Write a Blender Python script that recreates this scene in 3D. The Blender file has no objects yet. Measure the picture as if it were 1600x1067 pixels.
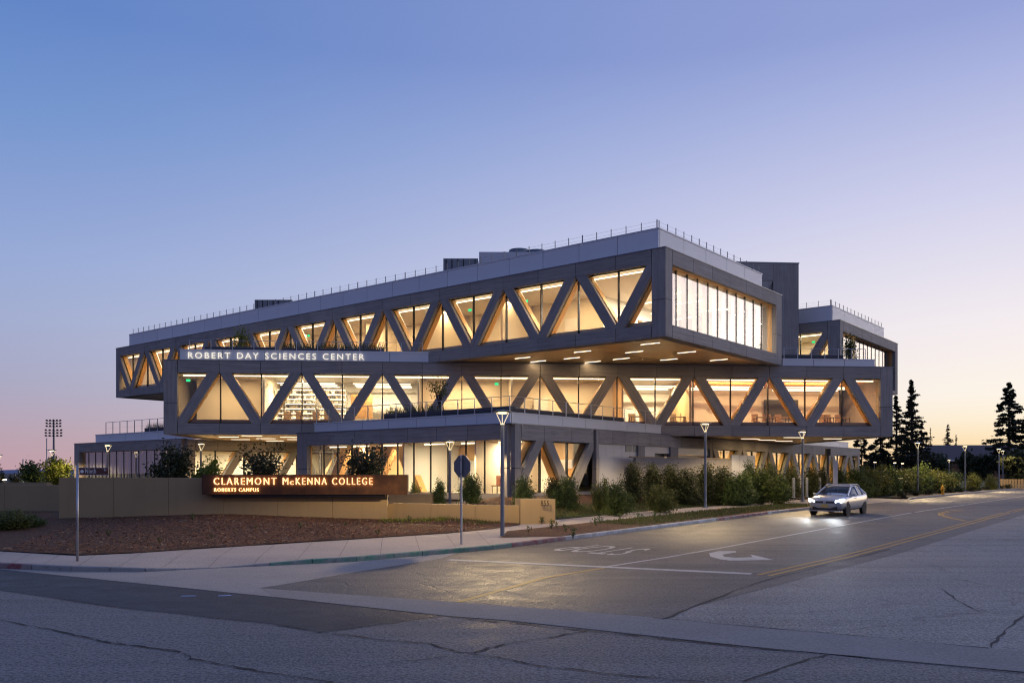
import bpy, bmesh, math, random
import numpy as np
from mathutils import Vector, Matrix
random.seed(7); rng = np.random.default_rng(7)
scene = bpy.context.scene
COL = scene.collection
R_ = math.radians
CAMZ = 2.45                      # eye height above the near road
FPX, HY = 1347.06, 739.1         # focal length and horizon row of the photograph (1600 px wide)

# ------------------------------------------------------------------ camera, sky, sun, exposure
cam = bpy.data.cameras.new('camera'); camo = bpy.data.objects.new('camera', cam); COL.objects.link(camo)
camo.location = (0, 0, CAMZ); camo.rotation_euler = (R_(90), 0, 0)
cam.sensor_width = 36; cam.lens = FPX / 1600 * 36; cam.shift_y = (HY - 533.5) / 1600
cam.clip_end = 9000; cam.clip_start = .1
scene.camera = camo
SUN_AZ = 62.0                    # degrees to the right of the view axis
def lin(c):
    return tuple(((v / 255) / 12.92 if v / 255 <= .04045 else ((v / 255 + .055) / 1.055) ** 2.4) for v in c)
world = bpy.data.worlds.new('World'); scene.world = world; world.use_nodes = True
wn, wl = world.node_tree.nodes, world.node_tree.links
wn.clear()
def wnode(t, **k):
    n = wn.new(t)
    for a, v in k.items(): setattr(n, a, v)
    return n
def wmath(op, a, b=None):
    n = wnode('ShaderNodeMath', operation=op)
    for i, v in enumerate((a, b)):
        if v is None: continue
        if isinstance(v, (int, float)): n.inputs[i].default_value = v
        else: wl.new(v, n.inputs[i])
    return n.outputs[0]
def ramp(stops):
    n = wnode('ShaderNodeValToRGB'); e = n.color_ramp.elements
    while len(e) < len(stops): e.new(.5)
    for el, (deg, c) in zip(e, stops):
        el.position = deg / 90; el.color = (*lin(c), 1)
    return n
tc = wnode('ShaderNodeTexCoord'); nv = wnode('ShaderNodeVectorMath', operation='NORMALIZE'); wl.new(tc.outputs['Generated'], nv.inputs[0])
sp = wnode('ShaderNodeSeparateXYZ'); wl.new(nv.outputs[0], sp.inputs[0])
elev = wmath('DIVIDE', wmath('ABSOLUTE', wmath('ARCSINE', sp.outputs[2])), math.pi / 2)
az = wmath('SUBTRACT', wmath('ARCTAN2', sp.outputs[0], sp.outputs[1]), R_(SUN_AZ))
ang = wmath('DIVIDE', wmath('ARCCOSINE', wmath('COSINE', az)), math.pi)   # 0 towards the glow, 1 opposite
sun_r = ramp([(0, (255, 208, 148)), (1.6, (255, 225, 178)), (3.2, (255, 240, 214)), (4.6, (255, 245, 232)), (8.7, (245, 237, 240)), (15.6, (211, 211, 237)), (22, (173, 182, 225)), (25.5, (150, 163, 215)), (45, (128, 146, 200)), (90, (106, 120, 172))])
side_r = ramp([(0, (192, 156, 168)), (2, (184, 160, 175)), (5.2, (168, 167, 194)), (9, (160, 172, 208)), (12.5, (149, 169, 214)), (16, (135, 159, 210)), (20, (115, 149, 206)), (25.6, (97, 133, 198)), (45, (96, 124, 184)), (90, (106, 120, 172))])
back_r = ramp([(0, (110, 104, 138)), (5, (122, 118, 158)), (12, (112, 124, 174)), (25, (92, 114, 172)), (50, (94, 114, 170)), (90, (106, 120, 172))])
for n in (sun_r, side_r, back_r): wl.new(elev, n.inputs[0])
def mix(f, a, b):
    n = wnode('ShaderNodeMix', data_type='RGBA', clamp_factor=True)
    wl.new(f, n.inputs[0]); wl.new(a, n.inputs[6]); wl.new(b, n.inputs[7]); return n.outputs[2]
def mrange(v, a, b):
    n = wnode('ShaderNodeMapRange', interpolation_type='SMOOTHSTEP'); wl.new(v, n.inputs[0]); n.inputs[1].default_value = a; n.inputs[2].default_value = b
    return n.outputs[0]
skyc = mix(mrange(ang, .5, .9), mix(mrange(ang, .15, .555), sun_r.outputs[0], side_r.outputs[0]), back_r.outputs[0])
bg = wnode('ShaderNodeBackground'); wl.new(skyc, bg.inputs[0])
# the afterglow strengthens towards the point where the sun went down, beyond the right edge of the view
glow = wmath('MULTIPLY', wmath('SUBTRACT', 1.0, mrange(ang, .0, .17)), wmath('SUBTRACT', 1.0, mrange(elev, .05, .6)))
wl.new(wmath('ADD', 1.0, wmath('MULTIPLY', glow, 1.1)), bg.inputs[1])
wo = wnode('ShaderNodeOutputWorld'); wl.new(bg.outputs[0], wo.inputs[0])
sl = bpy.data.lights.new('sun', 'SUN'); sl.energy = .12; sl.angle = R_(25); sl.color = (1, .72, .45)
so = bpy.data.objects.new('sun', sl); COL.objects.link(so)
so.rotation_euler = Vector((math.sin(R_(SUN_AZ)), math.cos(R_(SUN_AZ)), math.tan(R_(3)))).to_track_quat('Z', 'Y').to_euler()
scene.view_settings.view_transform = 'Standard'; scene.view_settings.look = 'None'
scene.view_settings.exposure = 0; scene.view_settings.gamma = 1; scene.view_settings.use_curve_mapping = False
scene.render.engine = 'CYCLES'
cy = scene.cycles
cy.use_denoising = True; cy.max_bounces = 7; cy.diffuse_bounces = 3; cy.glossy_bounces = 3; cy.transmission_bounces = 4; cy.transparent_max_bounces = 14
cy.sample_clamp_indirect = 4; cy.caustics_reflective = False; cy.caustics_refractive = False; cy.use_light_tree = True; cy.filter_width = 1.15; cy.denoising_prefilter = 'ACCURATE'

# ------------------------------------------------------------------ materials
MATS = {}
class NT:
    def __init__(s, name):
        s.m = bpy.data.materials.new(name); s.m.use_nodes = True; s.n = s.m.node_tree.nodes; s.l = s.m.node_tree.links
        s.n.clear(); s.out = s.n.new('ShaderNodeOutputMaterial'); MATS[name] = s.m
    def new(s, t, **k):
        n = s.n.new(t)
        for a, v in k.items(): setattr(n, a, v)
        return n
    def put(s, sock, v):
        if hasattr(v, 'links') or hasattr(v, 'is_output'): s.l.new(v, sock)
        elif isinstance(v, tuple) and len(v) == 3 and sock.type == 'RGBA': sock.default_value = (*v, 1)
        else: sock.default_value = v
    def coord(s, which='Object', scale=(1, 1, 1)):
        c = s.new('ShaderNodeTexCoord'); mp = s.new('ShaderNodeMapping'); mp.inputs[3].default_value = scale
        s.l.new(c.outputs[which], mp.inputs[0]); return mp.outputs[0]
    def noise(s, vec, scale, detail=4, rough=.55, dist=0):
        n = s.new('ShaderNodeTexNoise'); s.l.new(vec, n.inputs['Vector']); n.inputs['Scale'].default_value = scale
        n.inputs['Detail'].default_value = detail; n.inputs['Roughness'].default_value = rough; n.inputs['Distortion'].default_value = dist
        return n.outputs['Fac']
    def ramp(s, f, stops):
        n = s.new('ShaderNodeValToRGB'); e = n.color_ramp.elements
        while len(e) < len(stops): e.new(.5)
        for el, (p, c) in zip(e, stops):
            el.position = p; el.color = (*c, 1) if isinstance(c, tuple) else (c, c, c, 1)
        s.l.new(f, n.inputs[0]); return n.outputs[0]
    def mix(s, f, a, b, mode='MIX'):
        n = s.new('ShaderNodeMix', data_type='RGBA', blend_type=mode, clamp_factor=True)
        s.put(n.inputs[0], f); s.put(n.inputs[6], a); s.put(n.inputs[7], b); return n.outputs[2]
    def math(s, op, a, b=0.0):
        n = s.new('ShaderNodeMath', operation=op); s.put(n.inputs[0], a); s.put(n.inputs[1], b); return n.outputs[0]
    def random(s): return s.new('ShaderNodeObjectInfo').outputs['Random']
    def bump(s, h, strength=.3, dist=.02):
        n = s.new('ShaderNodeBump'); n.inputs['Strength'].default_value = strength; n.inputs['Distance'].default_value = dist
        s.l.new(h, n.inputs['Height']); return n.outputs[0]
    def bsdf(s, color, rough=.6, metal=0, normal=None, spec=.5, **k):
        b = s.new('ShaderNodeBsdfPrincipled'); s.put(b.inputs['Base Color'], color); s.put(b.inputs['Roughness'], rough)
        b.inputs['Metallic'].default_value = metal; b.inputs['Specular IOR Level'].default_value = spec
        if normal is not None: s.l.new(normal, b.inputs['Normal'])
        for a, v in k.items(): b.inputs[a].default_value = v
        s.l.new(b.outputs[0], s.out.inputs[0]); return b
def tint(c, k): return tuple(min(1, v * k) for v in c)

def m_simple(name, c, rough=.6, metal=0, var=.12, scale=3.0, spec=.5):
    t = NT(name); v = t.coord('Object')
    col = t.mix(t.noise(v, scale, 5), tint(c, 1 - var), tint(c, 1 + var))
    t.bsdf(col, t.ramp(t.noise(v, scale * 2.3, 3), [(.3, max(0, rough - .08)), (.7, min(1, rough + .08))]), metal, spec=spec)
def m_board(name, c, rough=.7):            # board-marked cladding: streaks along the grain (UV u), tone per panel
    t = NT(name); v = t.coord('UV', (.35, 7, 1)); v2 = t.coord('UV', (.8, .8, 1)); v3 = t.coord('UV', (1.2, 26, 1))
    s1 = t.noise(v, 1.0, 5, .65); s2 = t.noise(v2, 1.3, 3); s3 = t.noise(v3, 1, 3)
    f = t.math('ADD', t.math('MULTIPLY', s1, .55), t.math('ADD', t.math('MULTIPLY', s2, .2), t.math('MULTIPLY', s3, .25)))
    col = t.ramp(f, [(.34, tint(c, .64)), (.5, c), (.66, tint(c, 1.28))])
    col = t.mix(t.math('MULTIPLY', t.random(), .75), col, t.mix(.5, col, tint(c, .5)))
    t.bsdf(col, rough, normal=t.bump(t.math('ADD', s1, s3), .35, .01))
m_board('cladding', (.30, .277, .262))
m_board('wood', (.68, .38, .14), .5)
m_board('timber', (.66, .28, .06), .5)
m_board('wood_dark', (.20, .085, .045), .5)
def m_metal_panel(name, c, rough, metal, bump=.04):
    t = NT(name); v = t.coord('Object', (1, 1, 1)); n = t.noise(v, .6, 3); n2 = t.noise(t.coord('Object', (.6, .6, 9)), 2.0, 2)
    col = t.mix(t.math('MULTIPLY', n, .5), c, tint(c, .82)); col = t.mix(t.math('MULTIPLY', t.random(), .25), col, tint(c, .8))
    t.bsdf(col, t.ramp(n2, [(.3, rough - .06), (.7, rough + .08)]) if bump else rough, metal, normal=t.bump(n, bump, .05) if bump else None)
m_metal_panel('parapet_metal', (.70, .71, .74), .45, .1)
m_metal_panel('soffit_metal', (.80, .57, .29), .34, .5, 0)
m_metal_panel('white_metal', (.46, .46, .49), .4, .2)
m_simple('plaster', (.74, .66, .52), .8, var=.05, scale=.5)
m_simple('plaster_white', (.82, .78, .70), .8, var=.04, scale=.5)
m_simple('plaster_wood', (.62, .40, .19), .6, var=.1, scale=.7)
m_simple('ceiling_white', (.72, .66, .56), .8, var=.04)
m_simple('floor_grey', (.35, .30, .24), .5, var=.1)
m_simple('dark_frame', (.018, .018, .02), .4, .4, spec=.4)
m_simple('grey_metal', (.16, .17, .19), .4, .7)
m_simple('steel', (.42, .43, .46), .35, .8)
m_simple('pole_paint', (.20, .215, .24), .45, .5)
m_simple('black_plastic', (.02, .02, .022), .5)
m_simple('door_white', (.75, .73, .68), .45, var=.03)
m_simple('board_black', (.02, .022, .02), .5)
m_simple('furniture_wood', (.55, .40, .24), .5)
m_simple('furniture_dark', (.06, .05, .05), .6)
m_simple('furniture_red', (.22, .08, .06), .6)
m_simple('planter_dark', (.045, .045, .055), .6)
m_simple('hydrant_yellow', (.75, .40, .02), .45)
m_simple('blind_grey', (.40, .41, .41), .8, var=.06)
m_simple('stucco_dark', (.20, .175, .165), .9, var=.10, scale=.8)
m_simple('roof_shingle', (.11, .085, .085), .9, var=.2, scale=2)
m_simple('brick_brown', (.22, .10, .06), .9, var=.25, scale=3)
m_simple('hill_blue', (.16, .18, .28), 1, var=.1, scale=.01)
m_simple('utility_blue', (.35, .5, .8), .6)
m_simple('tyre', (.018, .018, .018), .8)
m_simple('rim', (.45, .45, .47), .3, .8)
m_simple('sign_brown', (.10, .03, .02), .5)
m_simple('sign_white', (.75, .75, .75), .6)
m_simple('paint_white', (.68, .67, .63), .7, var=.15, scale=6)
m_simple('plate', (.55, .40, .12), .5)
m_simple('joint_grey', (.16, .14, .12), .9)
m_simple('litter', (.30, .22, .13), .9, var=.4, scale=9)
m_simple('soil', (.055, .036, .022), 1, var=.3, scale=2)
m_simple('bark_trunk', (.07, .05, .035), .95, var=.3, scale=8)
def m_stucco(name, c):
    t = NT(name); v = t.coord('Object'); n = t.noise(v, .5, 6, .6); n2 = t.noise(v, 60, 2); st = t.noise(t.coord('Object', (3, 3, .25)), 1.2, 4)
    col = t.mix(t.ramp(n, [(.3, 0.0), (.7, .5)]), c, tint(c, .8)); col = t.mix(t.ramp(st, [(.5, 0.0), (.75, .35)]), col, tint(c, .72))
    t.bsdf(col, .92, normal=t.bump(n2, .25, .01))
m_stucco('stucco', (.37, .265, .14))
m_stucco('block', (.25, .23, .215))
def m_rust():
    t = NT('rust'); v = t.coord('Object'); n = t.noise(v, 1.6, 8, .7); n2 = t.noise(v, 14, 5, .7)
    col = t.ramp(n, [(.3, (.035, .016, .010)), (.5, (.085, .034, .014)), (.7, (.15, .062, .02))]); col = t.mix(t.math('MULTIPLY', n2, .5), col, (.05, .022, .012))
    t.bsdf(col, .85, normal=t.bump(n2, .2, .01))
m_rust()
def m_asphalt(name, c, crack=.0, speck=.5, rough=.72):
    t = NT(name); v = t.coord('Object'); big = t.noise(v, .18, 5, .6); mid = t.noise(v, 1.4, 5, .6); fine = t.noise(v, 26, 3, .75); st = t.noise(t.coord('Object', (1, 1, 1)), 13, 3, .7)
    f = t.math('ADD', t.math('MULTIPLY', big, .5), t.math('MULTIPLY', mid, .5))
    col = t.ramp(f, [(.36, tint(c, .5)), (.5, c), (.64, tint(c, 1.45))])
    # wheel-worn streaks along the side street
    mp = t.new('ShaderNodeMapping'); mp.inputs[2].default_value = (0, 0, -R_(51.1)); mp.inputs[3].default_value = (.045, 1.1, 1)
    tcn = t.new('ShaderNodeTexCoord'); t.l.new(tcn.outputs['Object'], mp.inputs[0])
    wear = t.noise(mp.outputs[0], 1.0, 4, .6)
    col = t.mix(t.ramp(wear, [(.44, 0.0), (.62, .55)]), col, tint(c, 1.55)); col = t.mix(t.ramp(wear, [(.34, .5), (.46, 0.0)]), col, tint(c, .5))
    col = t.mix(t.ramp(fine, [(.49, 0.0), (.58, speck)]), col, tint(c, 2.4))
    col = t.mix(t.ramp(st, [(.40, .6), (.52, 0.0)]), col, tint(c, .38))
    h = t.math('ADD', t.math('MULTIPLY', fine, .6), st)
    if crack:
        vd = t.new('ShaderNodeVectorMath', operation='MULTIPLY_ADD'); nz = t.new('ShaderNodeTexNoise'); t.l.new(v, nz.inputs[0]); nz.inputs['Scale'].default_value = .9; nz.inputs['Detail'].default_value = 6
        t.l.new(nz.outputs['Color'], vd.inputs[0]); vd.inputs[1].default_value = (1.6, 1.6, 0); t.l.new(v, vd.inputs[2])
        vo = t.new('ShaderNodeTexVoronoi', feature='DISTANCE_TO_EDGE'); t.l.new(vd.outputs[0], vo.inputs['Vector']); vo.inputs['Scale'].default_value = .17
        gate = t.ramp(t.noise(v, .5, 3), [(.42, 0.0), (.55, 1.0)])
        ck = t.math('MULTIPLY', t.ramp(vo.outputs[0], [(.0025, crack), (.006, 0.0)]), gate)
        col = t.mix(ck, col, (.012, .012, .013)); h = t.math('SUBTRACT', h, t.math('MULTIPLY', ck, 3.0))
    t.bsdf(col, t.ramp(mid, [(.3, rough - .12), (.7, rough + .1)]), normal=t.bump(h, .7, .02), spec=.5)
m_asphalt('asphalt_old', (.150, .134, .121), crack=.0, speck=.6)
m_asphalt('asphalt_street', (.108, .095, .082), crack=.25, speck=.45, rough=.66)
m_asphalt('asphalt_patch', (.040, .036, .035), speck=.10, rough=.66)
m_asphalt('asphalt_worn_lamplit', (.185, .172, .155), crack=.35, speck=.7, rough=.66)  # bleached asphalt, colour lightened further in place of an unbuilt street lamp's glow
m_simple('tar', (.024, .022, .021), .8)
def m_concrete(name, c, joints=0.0):
    t = NT(name); v = t.coord('Object'); n = t.noise(v, .35, 6, .65); n2 = t.noise(v, 40, 3); st = t.noise(v, 1.7, 5, .7, .6)
    col = t.ramp(n, [(.3, tint(c, .78)), (.55, c), (.75, tint(c, 1.14))]); col = t.mix(t.ramp(st, [(.55, 0.0), (.75, .4)]), col, tint(c, .62))
    col = t.mix(t.math('MULTIPLY', t.random(), .25), col, tint(c, .85)); sp_ = t.noise(v, 24, 3, .75)
    col = t.mix(t.ramp(sp_, [(.42, .4), (.5, 0.0)]), col, tint(c, .55)); col = t.mix(t.ramp(sp_, [(.53, 0.0), (.62, .35)]), col, tint(c, 1.5))
    t.bsdf(col, .85, normal=t.bump(n2, .25, .01))
m_concrete('sidewalk_concrete', (.47, .395, .33)); m_concrete('gutter_concrete', (.29, .262, .235)); m_concrete('apron_concrete', (.34, .31, .28))
def m_painted_kerb(name, c):
    t = NT(name); v = t.coord('Object'); n = t.noise(v, 2.2, 7, .7); col = t.mix(t.ramp(n, [(.42, 0.0), (.58, .75)]), c, (.30, .285, .27)); col = t.mix(t.ramp(t.noise(v, 9, 4), [(.55, 0.0), (.7, .5)]), col, (.10, .10, .10))
    t.bsdf(col, .75)
m_painted_kerb('kerb_green', (.10, .24, .17)); m_painted_kerb('kerb_red', (.24, .06, .065)); m_painted_kerb('kerb_white', (.52, .53, .55)); m_painted_kerb('kerb_plain', (.27, .26, .255))
def m_paint_worn(name, c):
    t = NT(name); v = t.coord('Object'); n = t.noise(v, 7, 6, .75); n2 = t.noise(v, .8, 3)
    f = t.math('ADD', n, t.math('MULTIPLY', n2, .4))
    t.bsdf(t.ramp(f, [(.48, (.075, .07, .066)), (.58, tint(c, .75)), (.72, c)]), .7)
m_paint_worn('marking_white', (.50, .49, .46)); m_paint_worn('marking_yellow', (.46, .28, .06))
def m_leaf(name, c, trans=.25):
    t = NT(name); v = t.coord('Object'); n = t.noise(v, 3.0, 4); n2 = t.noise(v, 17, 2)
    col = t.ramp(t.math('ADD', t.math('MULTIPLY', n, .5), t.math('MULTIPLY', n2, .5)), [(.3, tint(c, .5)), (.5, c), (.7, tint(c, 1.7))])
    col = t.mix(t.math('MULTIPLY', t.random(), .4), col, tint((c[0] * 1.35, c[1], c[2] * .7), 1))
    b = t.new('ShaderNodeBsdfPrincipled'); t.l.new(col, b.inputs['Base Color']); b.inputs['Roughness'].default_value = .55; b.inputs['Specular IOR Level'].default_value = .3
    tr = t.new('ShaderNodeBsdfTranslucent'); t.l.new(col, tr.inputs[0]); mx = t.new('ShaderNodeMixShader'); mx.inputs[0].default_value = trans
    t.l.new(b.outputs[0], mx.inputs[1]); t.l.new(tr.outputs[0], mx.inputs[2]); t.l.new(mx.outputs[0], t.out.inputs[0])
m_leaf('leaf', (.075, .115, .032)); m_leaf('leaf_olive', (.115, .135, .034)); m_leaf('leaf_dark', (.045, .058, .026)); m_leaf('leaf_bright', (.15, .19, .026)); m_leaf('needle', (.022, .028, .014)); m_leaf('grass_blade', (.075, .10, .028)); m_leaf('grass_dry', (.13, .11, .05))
def m_bark_mulch():
    t = NT('mulch'); v = t.coord('Object'); n = t.noise(v, 9, 6, .75); n2 = t.noise(v, .6, 3); n3 = t.noise(t.coord('Object', (1, 1, 1)), 16, 4, .8)
    col = t.ramp(n3, [(.36, (.040, .016, .007)), (.5, (.135, .056, .022)), (.62, (.30, .14, .048))]); col = t.mix(t.ramp(n, [(.42, 0.0), (.56, .75)]), col, (.032, .015, .010)); col = t.mix(t.ramp(n2, [(.45, 0.0), (.7, .35)]), col, (.10, .05, .028))
    t.bsdf(col, .95, normal=t.bump(t.math('ADD', n, n3), .9, .05))
m_bark_mulch(); m_simple('mulch_chip', (.25, .11, .048), .95, var=.5, scale=12)
def m_lawn():
    t = NT('lawn'); v = t.coord('Object'); n = t.noise(v, .9, 5, .65); n2 = t.noise(v, 20, 3)
    col = t.ramp(n, [(.32, (.055, .032, .018)), (.45, (.045, .055, .018)), (.6, (.06, .085, .022)), (.78, (.11, .11, .04))]); col = t.mix(t.math('MULTIPLY', n2, .5), col, (.03, .035, .012))
    t.bsdf(col, .95, normal=t.bump(n2, .8, .04))
m_lawn()
def m_glass(name, f0=.04, rough=.0, tintc=(.96, .97, .96)):      # thin glazing: straight-through view plus a reflection that grows with the angle
    t = NT(name); ge = t.new('ShaderNodeNewGeometry'); dp = t.new('ShaderNodeVectorMath', operation='DOT_PRODUCT'); t.l.new(ge.outputs['Normal'], dp.inputs[0]); t.l.new(ge.outputs['Incoming'], dp.inputs[1])
    c = t.math('SUBTRACT', 1.0, t.math('ABSOLUTE', dp.outputs['Value'])); fac = t.math('ADD', f0, t.math('MULTIPLY', t.math('POWER', c, 5.0), 1 - f0))
    tr = t.new('ShaderNodeBsdfTransparent'); tr.inputs[0].default_value = (*tintc, 1); gl = t.new('ShaderNodeBsdfGlossy'); gl.inputs['Roughness'].default_value = rough
    mx = t.new('ShaderNodeMixShader'); t.l.new(fac, mx.inputs[0]); t.l.new(tr.outputs[0], mx.inputs[1]); t.l.new(gl.outputs[0], mx.inputs[2]); t.l.new(mx.outputs[0], t.out.inputs[0])
m_glass('glass', .035); m_glass('glass_curtain', .24, .004, (.93, .94, .95)); m_glass('glass_car', .05, 0, (.25, .27, .3))
def m_emit(name, c, s, sample='NONE'):
    t = NT(name); e = t.new('ShaderNodeEmission'); e.inputs[0].default_value = (*c, 1); e.inputs[1].default_value = s; t.l.new(e.outputs[0], t.out.inputs[0]); t.m.cycles.emission_sampling = sample
WARM = (1, .68, .345); WARM2 = (1, .57, .21)
m_emit('led', (1, .80, .50), 4.5, 'FRONT'); m_emit('led_soffit', (1, .86, .64), 3); m_emit('lamp_glow', (1, .74, .36), 7); m_emit('lamp_arm', (1, .78, .45), 1.5); m_emit('exit_green', (.02, .8, .25), 1.6)
m_emit('headlight', (.85, .93, 1), 60); m_emit('halo_white', (1, .70, .44), .95, 'NONE'); m_emit('letter_white', (1, .92, .82), .95, 'NONE'); m_emit('halo_amber', (1, .48, .15), 12, 'FRONT'); m_emit('marker_red', (1, .1, .08), .6)
m_emit('far_lamp', (1, .75, .45), 4)
t_ = NT('car_paint'); t_.bsdf(t_.mix(t_.noise(t_.coord('Object'), 2, 3), (.42, .43, .45), (.48, .49, .51)), .28, .5, **{'Coat Weight': .7, 'Coat Roughness': .08})

# ------------------------------------------------------------------ mesh helpers
class MB:
    def __init__(s): s.v = []; s.f = []; s.g = []
    def add(s, vs, fs, grain=(1, 0, 0)):
        o = len(s.v); s.v += [tuple(v) for v in vs]
        for f in fs: s.f.append(tuple(i + o for i in f)); s.g.append(grain)
        return s
    def box(s, o, a, b, c, grain=None):            # corner o and three edge vectors
        o, a, b, c = map(Vector, (o, a, b, c)); vs = [o, o + a, o + a + b, o + b]; vs += [v + c for v in vs]
        g = tuple((Vector(grain) if grain else max((a, b, c), key=lambda q: q.length)).normalized())
        return s.add(vs, [(0, 3, 2, 1), (4, 5, 6, 7), (0, 1, 5, 4), (1, 2, 6, 5), (2, 3, 7, 6), (3, 0, 4, 7)], g)
    def cbox(s, c, d, rz=0):
        cs, sn = math.cos(rz), math.sin(rz); a = Vector((cs, sn, 0)) * d[0]; b = Vector((-sn, cs, 0)) * d[1]; e = Vector((0, 0, d[2]))
        return s.box(Vector(c) - a / 2 - b / 2 - e / 2, a, b, e)
    def prism(s, pts, ext, grain=None):            # planar polygon (3d points) extruded by vector ext
        n = len(pts); e = Vector(ext); vs = [Vector(p) for p in pts]; vs += [p + e for p in vs]
        fs = [tuple(range(n))[::-1], tuple(range(n, 2 * n))] + [(i, (i + 1) % n, (i + 1) % n + n, i + n) for i in range(n)]
        return s.add(vs, fs, tuple(Vector(grain).normalized()) if grain else (1, 0, 0))
    def tube(s, pts, rad, seg=8, cap=True):
        pts = [Vector(p) for p in pts]; rad = rad if isinstance(rad, (list, tuple)) else [rad] * len(pts); o = len(s.v); fs = []
        for i, p in enumerate(pts):
            d = (pts[min(i + 1, len(pts) - 1)] - pts[max(i - 1, 0)]).normalized()
            up = Vector((0, 0, 1)) if abs(d.z) < .95 else Vector((1, 0, 0)); a = d.cross(up).normalized(); b = d.cross(a)
            for k in range(seg):
                th = 2 * math.pi * k / seg; s.v.append(tuple(p + (a * math.cos(th) + b * math.sin(th)) * rad[i]))
        for i in range(len(pts) - 1):
            for k in range(seg): fs.append((o + i * seg + k, o + i * seg + (k + 1) % seg, o + (i + 1) * seg + (k + 1) % seg, o + (i + 1) * seg + k))
        if cap: fs += [tuple(o + k for k in range(seg))[::-1], tuple(o + (len(pts) - 1) * seg + k for k in range(seg))]
        s.f += fs; s.g += [(0, 0, 1)] * len(fs); return s
    def lathe(s, prof, c=(0, 0, 0), seg=16):       # profile (r, z)
        o = len(s.v); fs = []
        for r, z in prof:
            for k in range(seg):
                th = 2 * math.pi * k / seg; s.v.append((c[0] + r * math.cos(th), c[1] + r * math.sin(th), c[2] + z))
        for i in range(len(prof) - 1):
            for k in range(seg): fs.append((o + i * seg + k, o + i * seg + (k + 1) % seg, o + (i + 1) * seg + (k + 1) % seg, o + (i + 1) * seg + k))
        fs += [tuple(o + k for k in range(seg))[::-1], tuple(o + (len(prof) - 1) * seg + k for k in range(seg))]
        s.f += fs; s.g += [(0, 0, 1)] * len(fs); return s
    def build(s, name, mat, parent=None, off=(0, 0, 0), smooth=False, uv=False, bevel=0, loc=None, recalc=True):
        me = bpy.data.meshes.new(name); of = Vector(off)
        me.from_pydata([tuple(Vector(v) - of) for v in s.v], [], s.f)
        if recalc:
            bm = bmesh.new(); bm.from_mesh(me); bmesh.ops.recalc_face_normals(bm, faces=bm.faces)
            bm.to_mesh(me); bm.free()
        if uv:
            L = me.uv_layers.new(name='UVMap')
            for p, g in zip(me.polygons, s.g):
                g = Vector(g); a = g.cross(Vector((0, 0, 1))) if abs(g.z) < .9 else Vector((1, 0, 0)); a.normalize(); b = g.cross(a)
                n = p.normal; use = b if abs(n.dot(a)) > abs(n.dot(b)) else a
                for li in p.loop_indices:
                    q = Vector(s.v[me.loops[li].vertex_index]); L.data[li].uv = (q.dot(g), q.dot(use))
        if smooth: me.polygons.foreach_set('use_smooth', [True] * len(me.polygons))
        me.materials.append(MATS[mat]); ob = bpy.data.objects.new(name, me); COL.objects.link(ob); ob.parent = parent
        if loc is not None: ob.location = loc
        if bevel:
            md = ob.modifiers.new('bevel', 'BEVEL'); md.width = bevel; md.segments = 2; md.limit_method = 'ANGLE'
        return ob
def empty(name, loc=(0, 0, 0), rz=0):
    o = bpy.data.objects.new(name, None); COL.objects.link(o); o.location = loc; o.rotation_euler = (0, 0, rz); o.empty_display_size = .2; return o
def tag(o, label=None, cat=None, group=None, kind=None):
    for k, v in (('label', label), ('category', cat), ('group', group), ('kind', kind)):
        if v: o[k] = v
    return o
def copy_tree(o, parent=None):
    c = o.copy(); COL.objects.link(c); c.parent = parent
    for ch in list(o.children): copy_tree(ch, c)
    return c
def area_light(name, p, sx, sy, power, color, parent=None, rz=0, down=True, spread=math.pi):
    l = bpy.data.lights.new(name, 'AREA'); l.shape = 'RECTANGLE'; l.size = sx; l.size_y = sy; l.energy = power; l.color = color; l.spread = spread
    o = bpy.data.objects.new(name, l); COL.objects.link(o); o.location = p; o.rotation_euler = (0 if down else math.pi, 0, rz); o.parent = parent
    return o

# ------------------------------------------------------------------ ground heights and pixel rays
def G(y):                         # road surface
    r = np.interp(y, [0, 26, 46, 80, 400], [-2.45, -2.45, -2.10, -1.95, -1.95]); return float(r) + CAMZ
def gp(px, py, dz=0.0):           # where a pixel's ray meets the road surface + dz
    Y = 30.0
    for _ in range(60):
        z = G(Y) + dz - CAMZ; Y = .5 * Y + .5 * (-z * FPX / (py - HY))
    return Vector(((px - 800) / FPX * Y, Y, G(Y) + dz))
def at(px, py, Y): return Vector(((px - 800) / FPX * Y, Y, CAMZ + (HY - py) / FPX * Y))
YAW = .8921
Lv = Vector((-math.sin(YAW), math.cos(YAW), 0)); Rv = Vector((math.cos(YAW), math.sin(YAW), 0))
K0 = Vector((0, 28.1, 0))         # a point on the side street's kerb line; the street runs along Rv
def st(s, d): p = K0 + Rv * s + Lv * d; return p           # d > 0 into the plot, d < 0 onto the road
def kerb_y(x): return float(np.interp(x, [-60, -30, -13.2, -11, -9.1, -7.6, -6.4, -4.3, -2.66, -.6, 0], [50, 32.2, 22.2, 21.5, 21.4, 22.2, 22.8, 23.9, 25.6, 27.4, 28.1]))
def sstep(a, b, x): t = min(1, max(0, (x - a) / (b - a))); return t * t * (3 - 2 * t)
def Zlot(x, y):
    rel = Vector((x, y, 0)) - K0; dS = rel.dot(Lv); dN = y - kerb_y(x) if x < 0 else dS
    d = min(dS, dN) if x < 0 else dS
    w = sstep(-5, 0, x); base = G(y) + .14
    fast = sstep(5.2, 11.5, d); slow = sstep(5.5, 30, d)
    return base + (1.22 - base) * (fast * w + slow * (1 - w))
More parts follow.
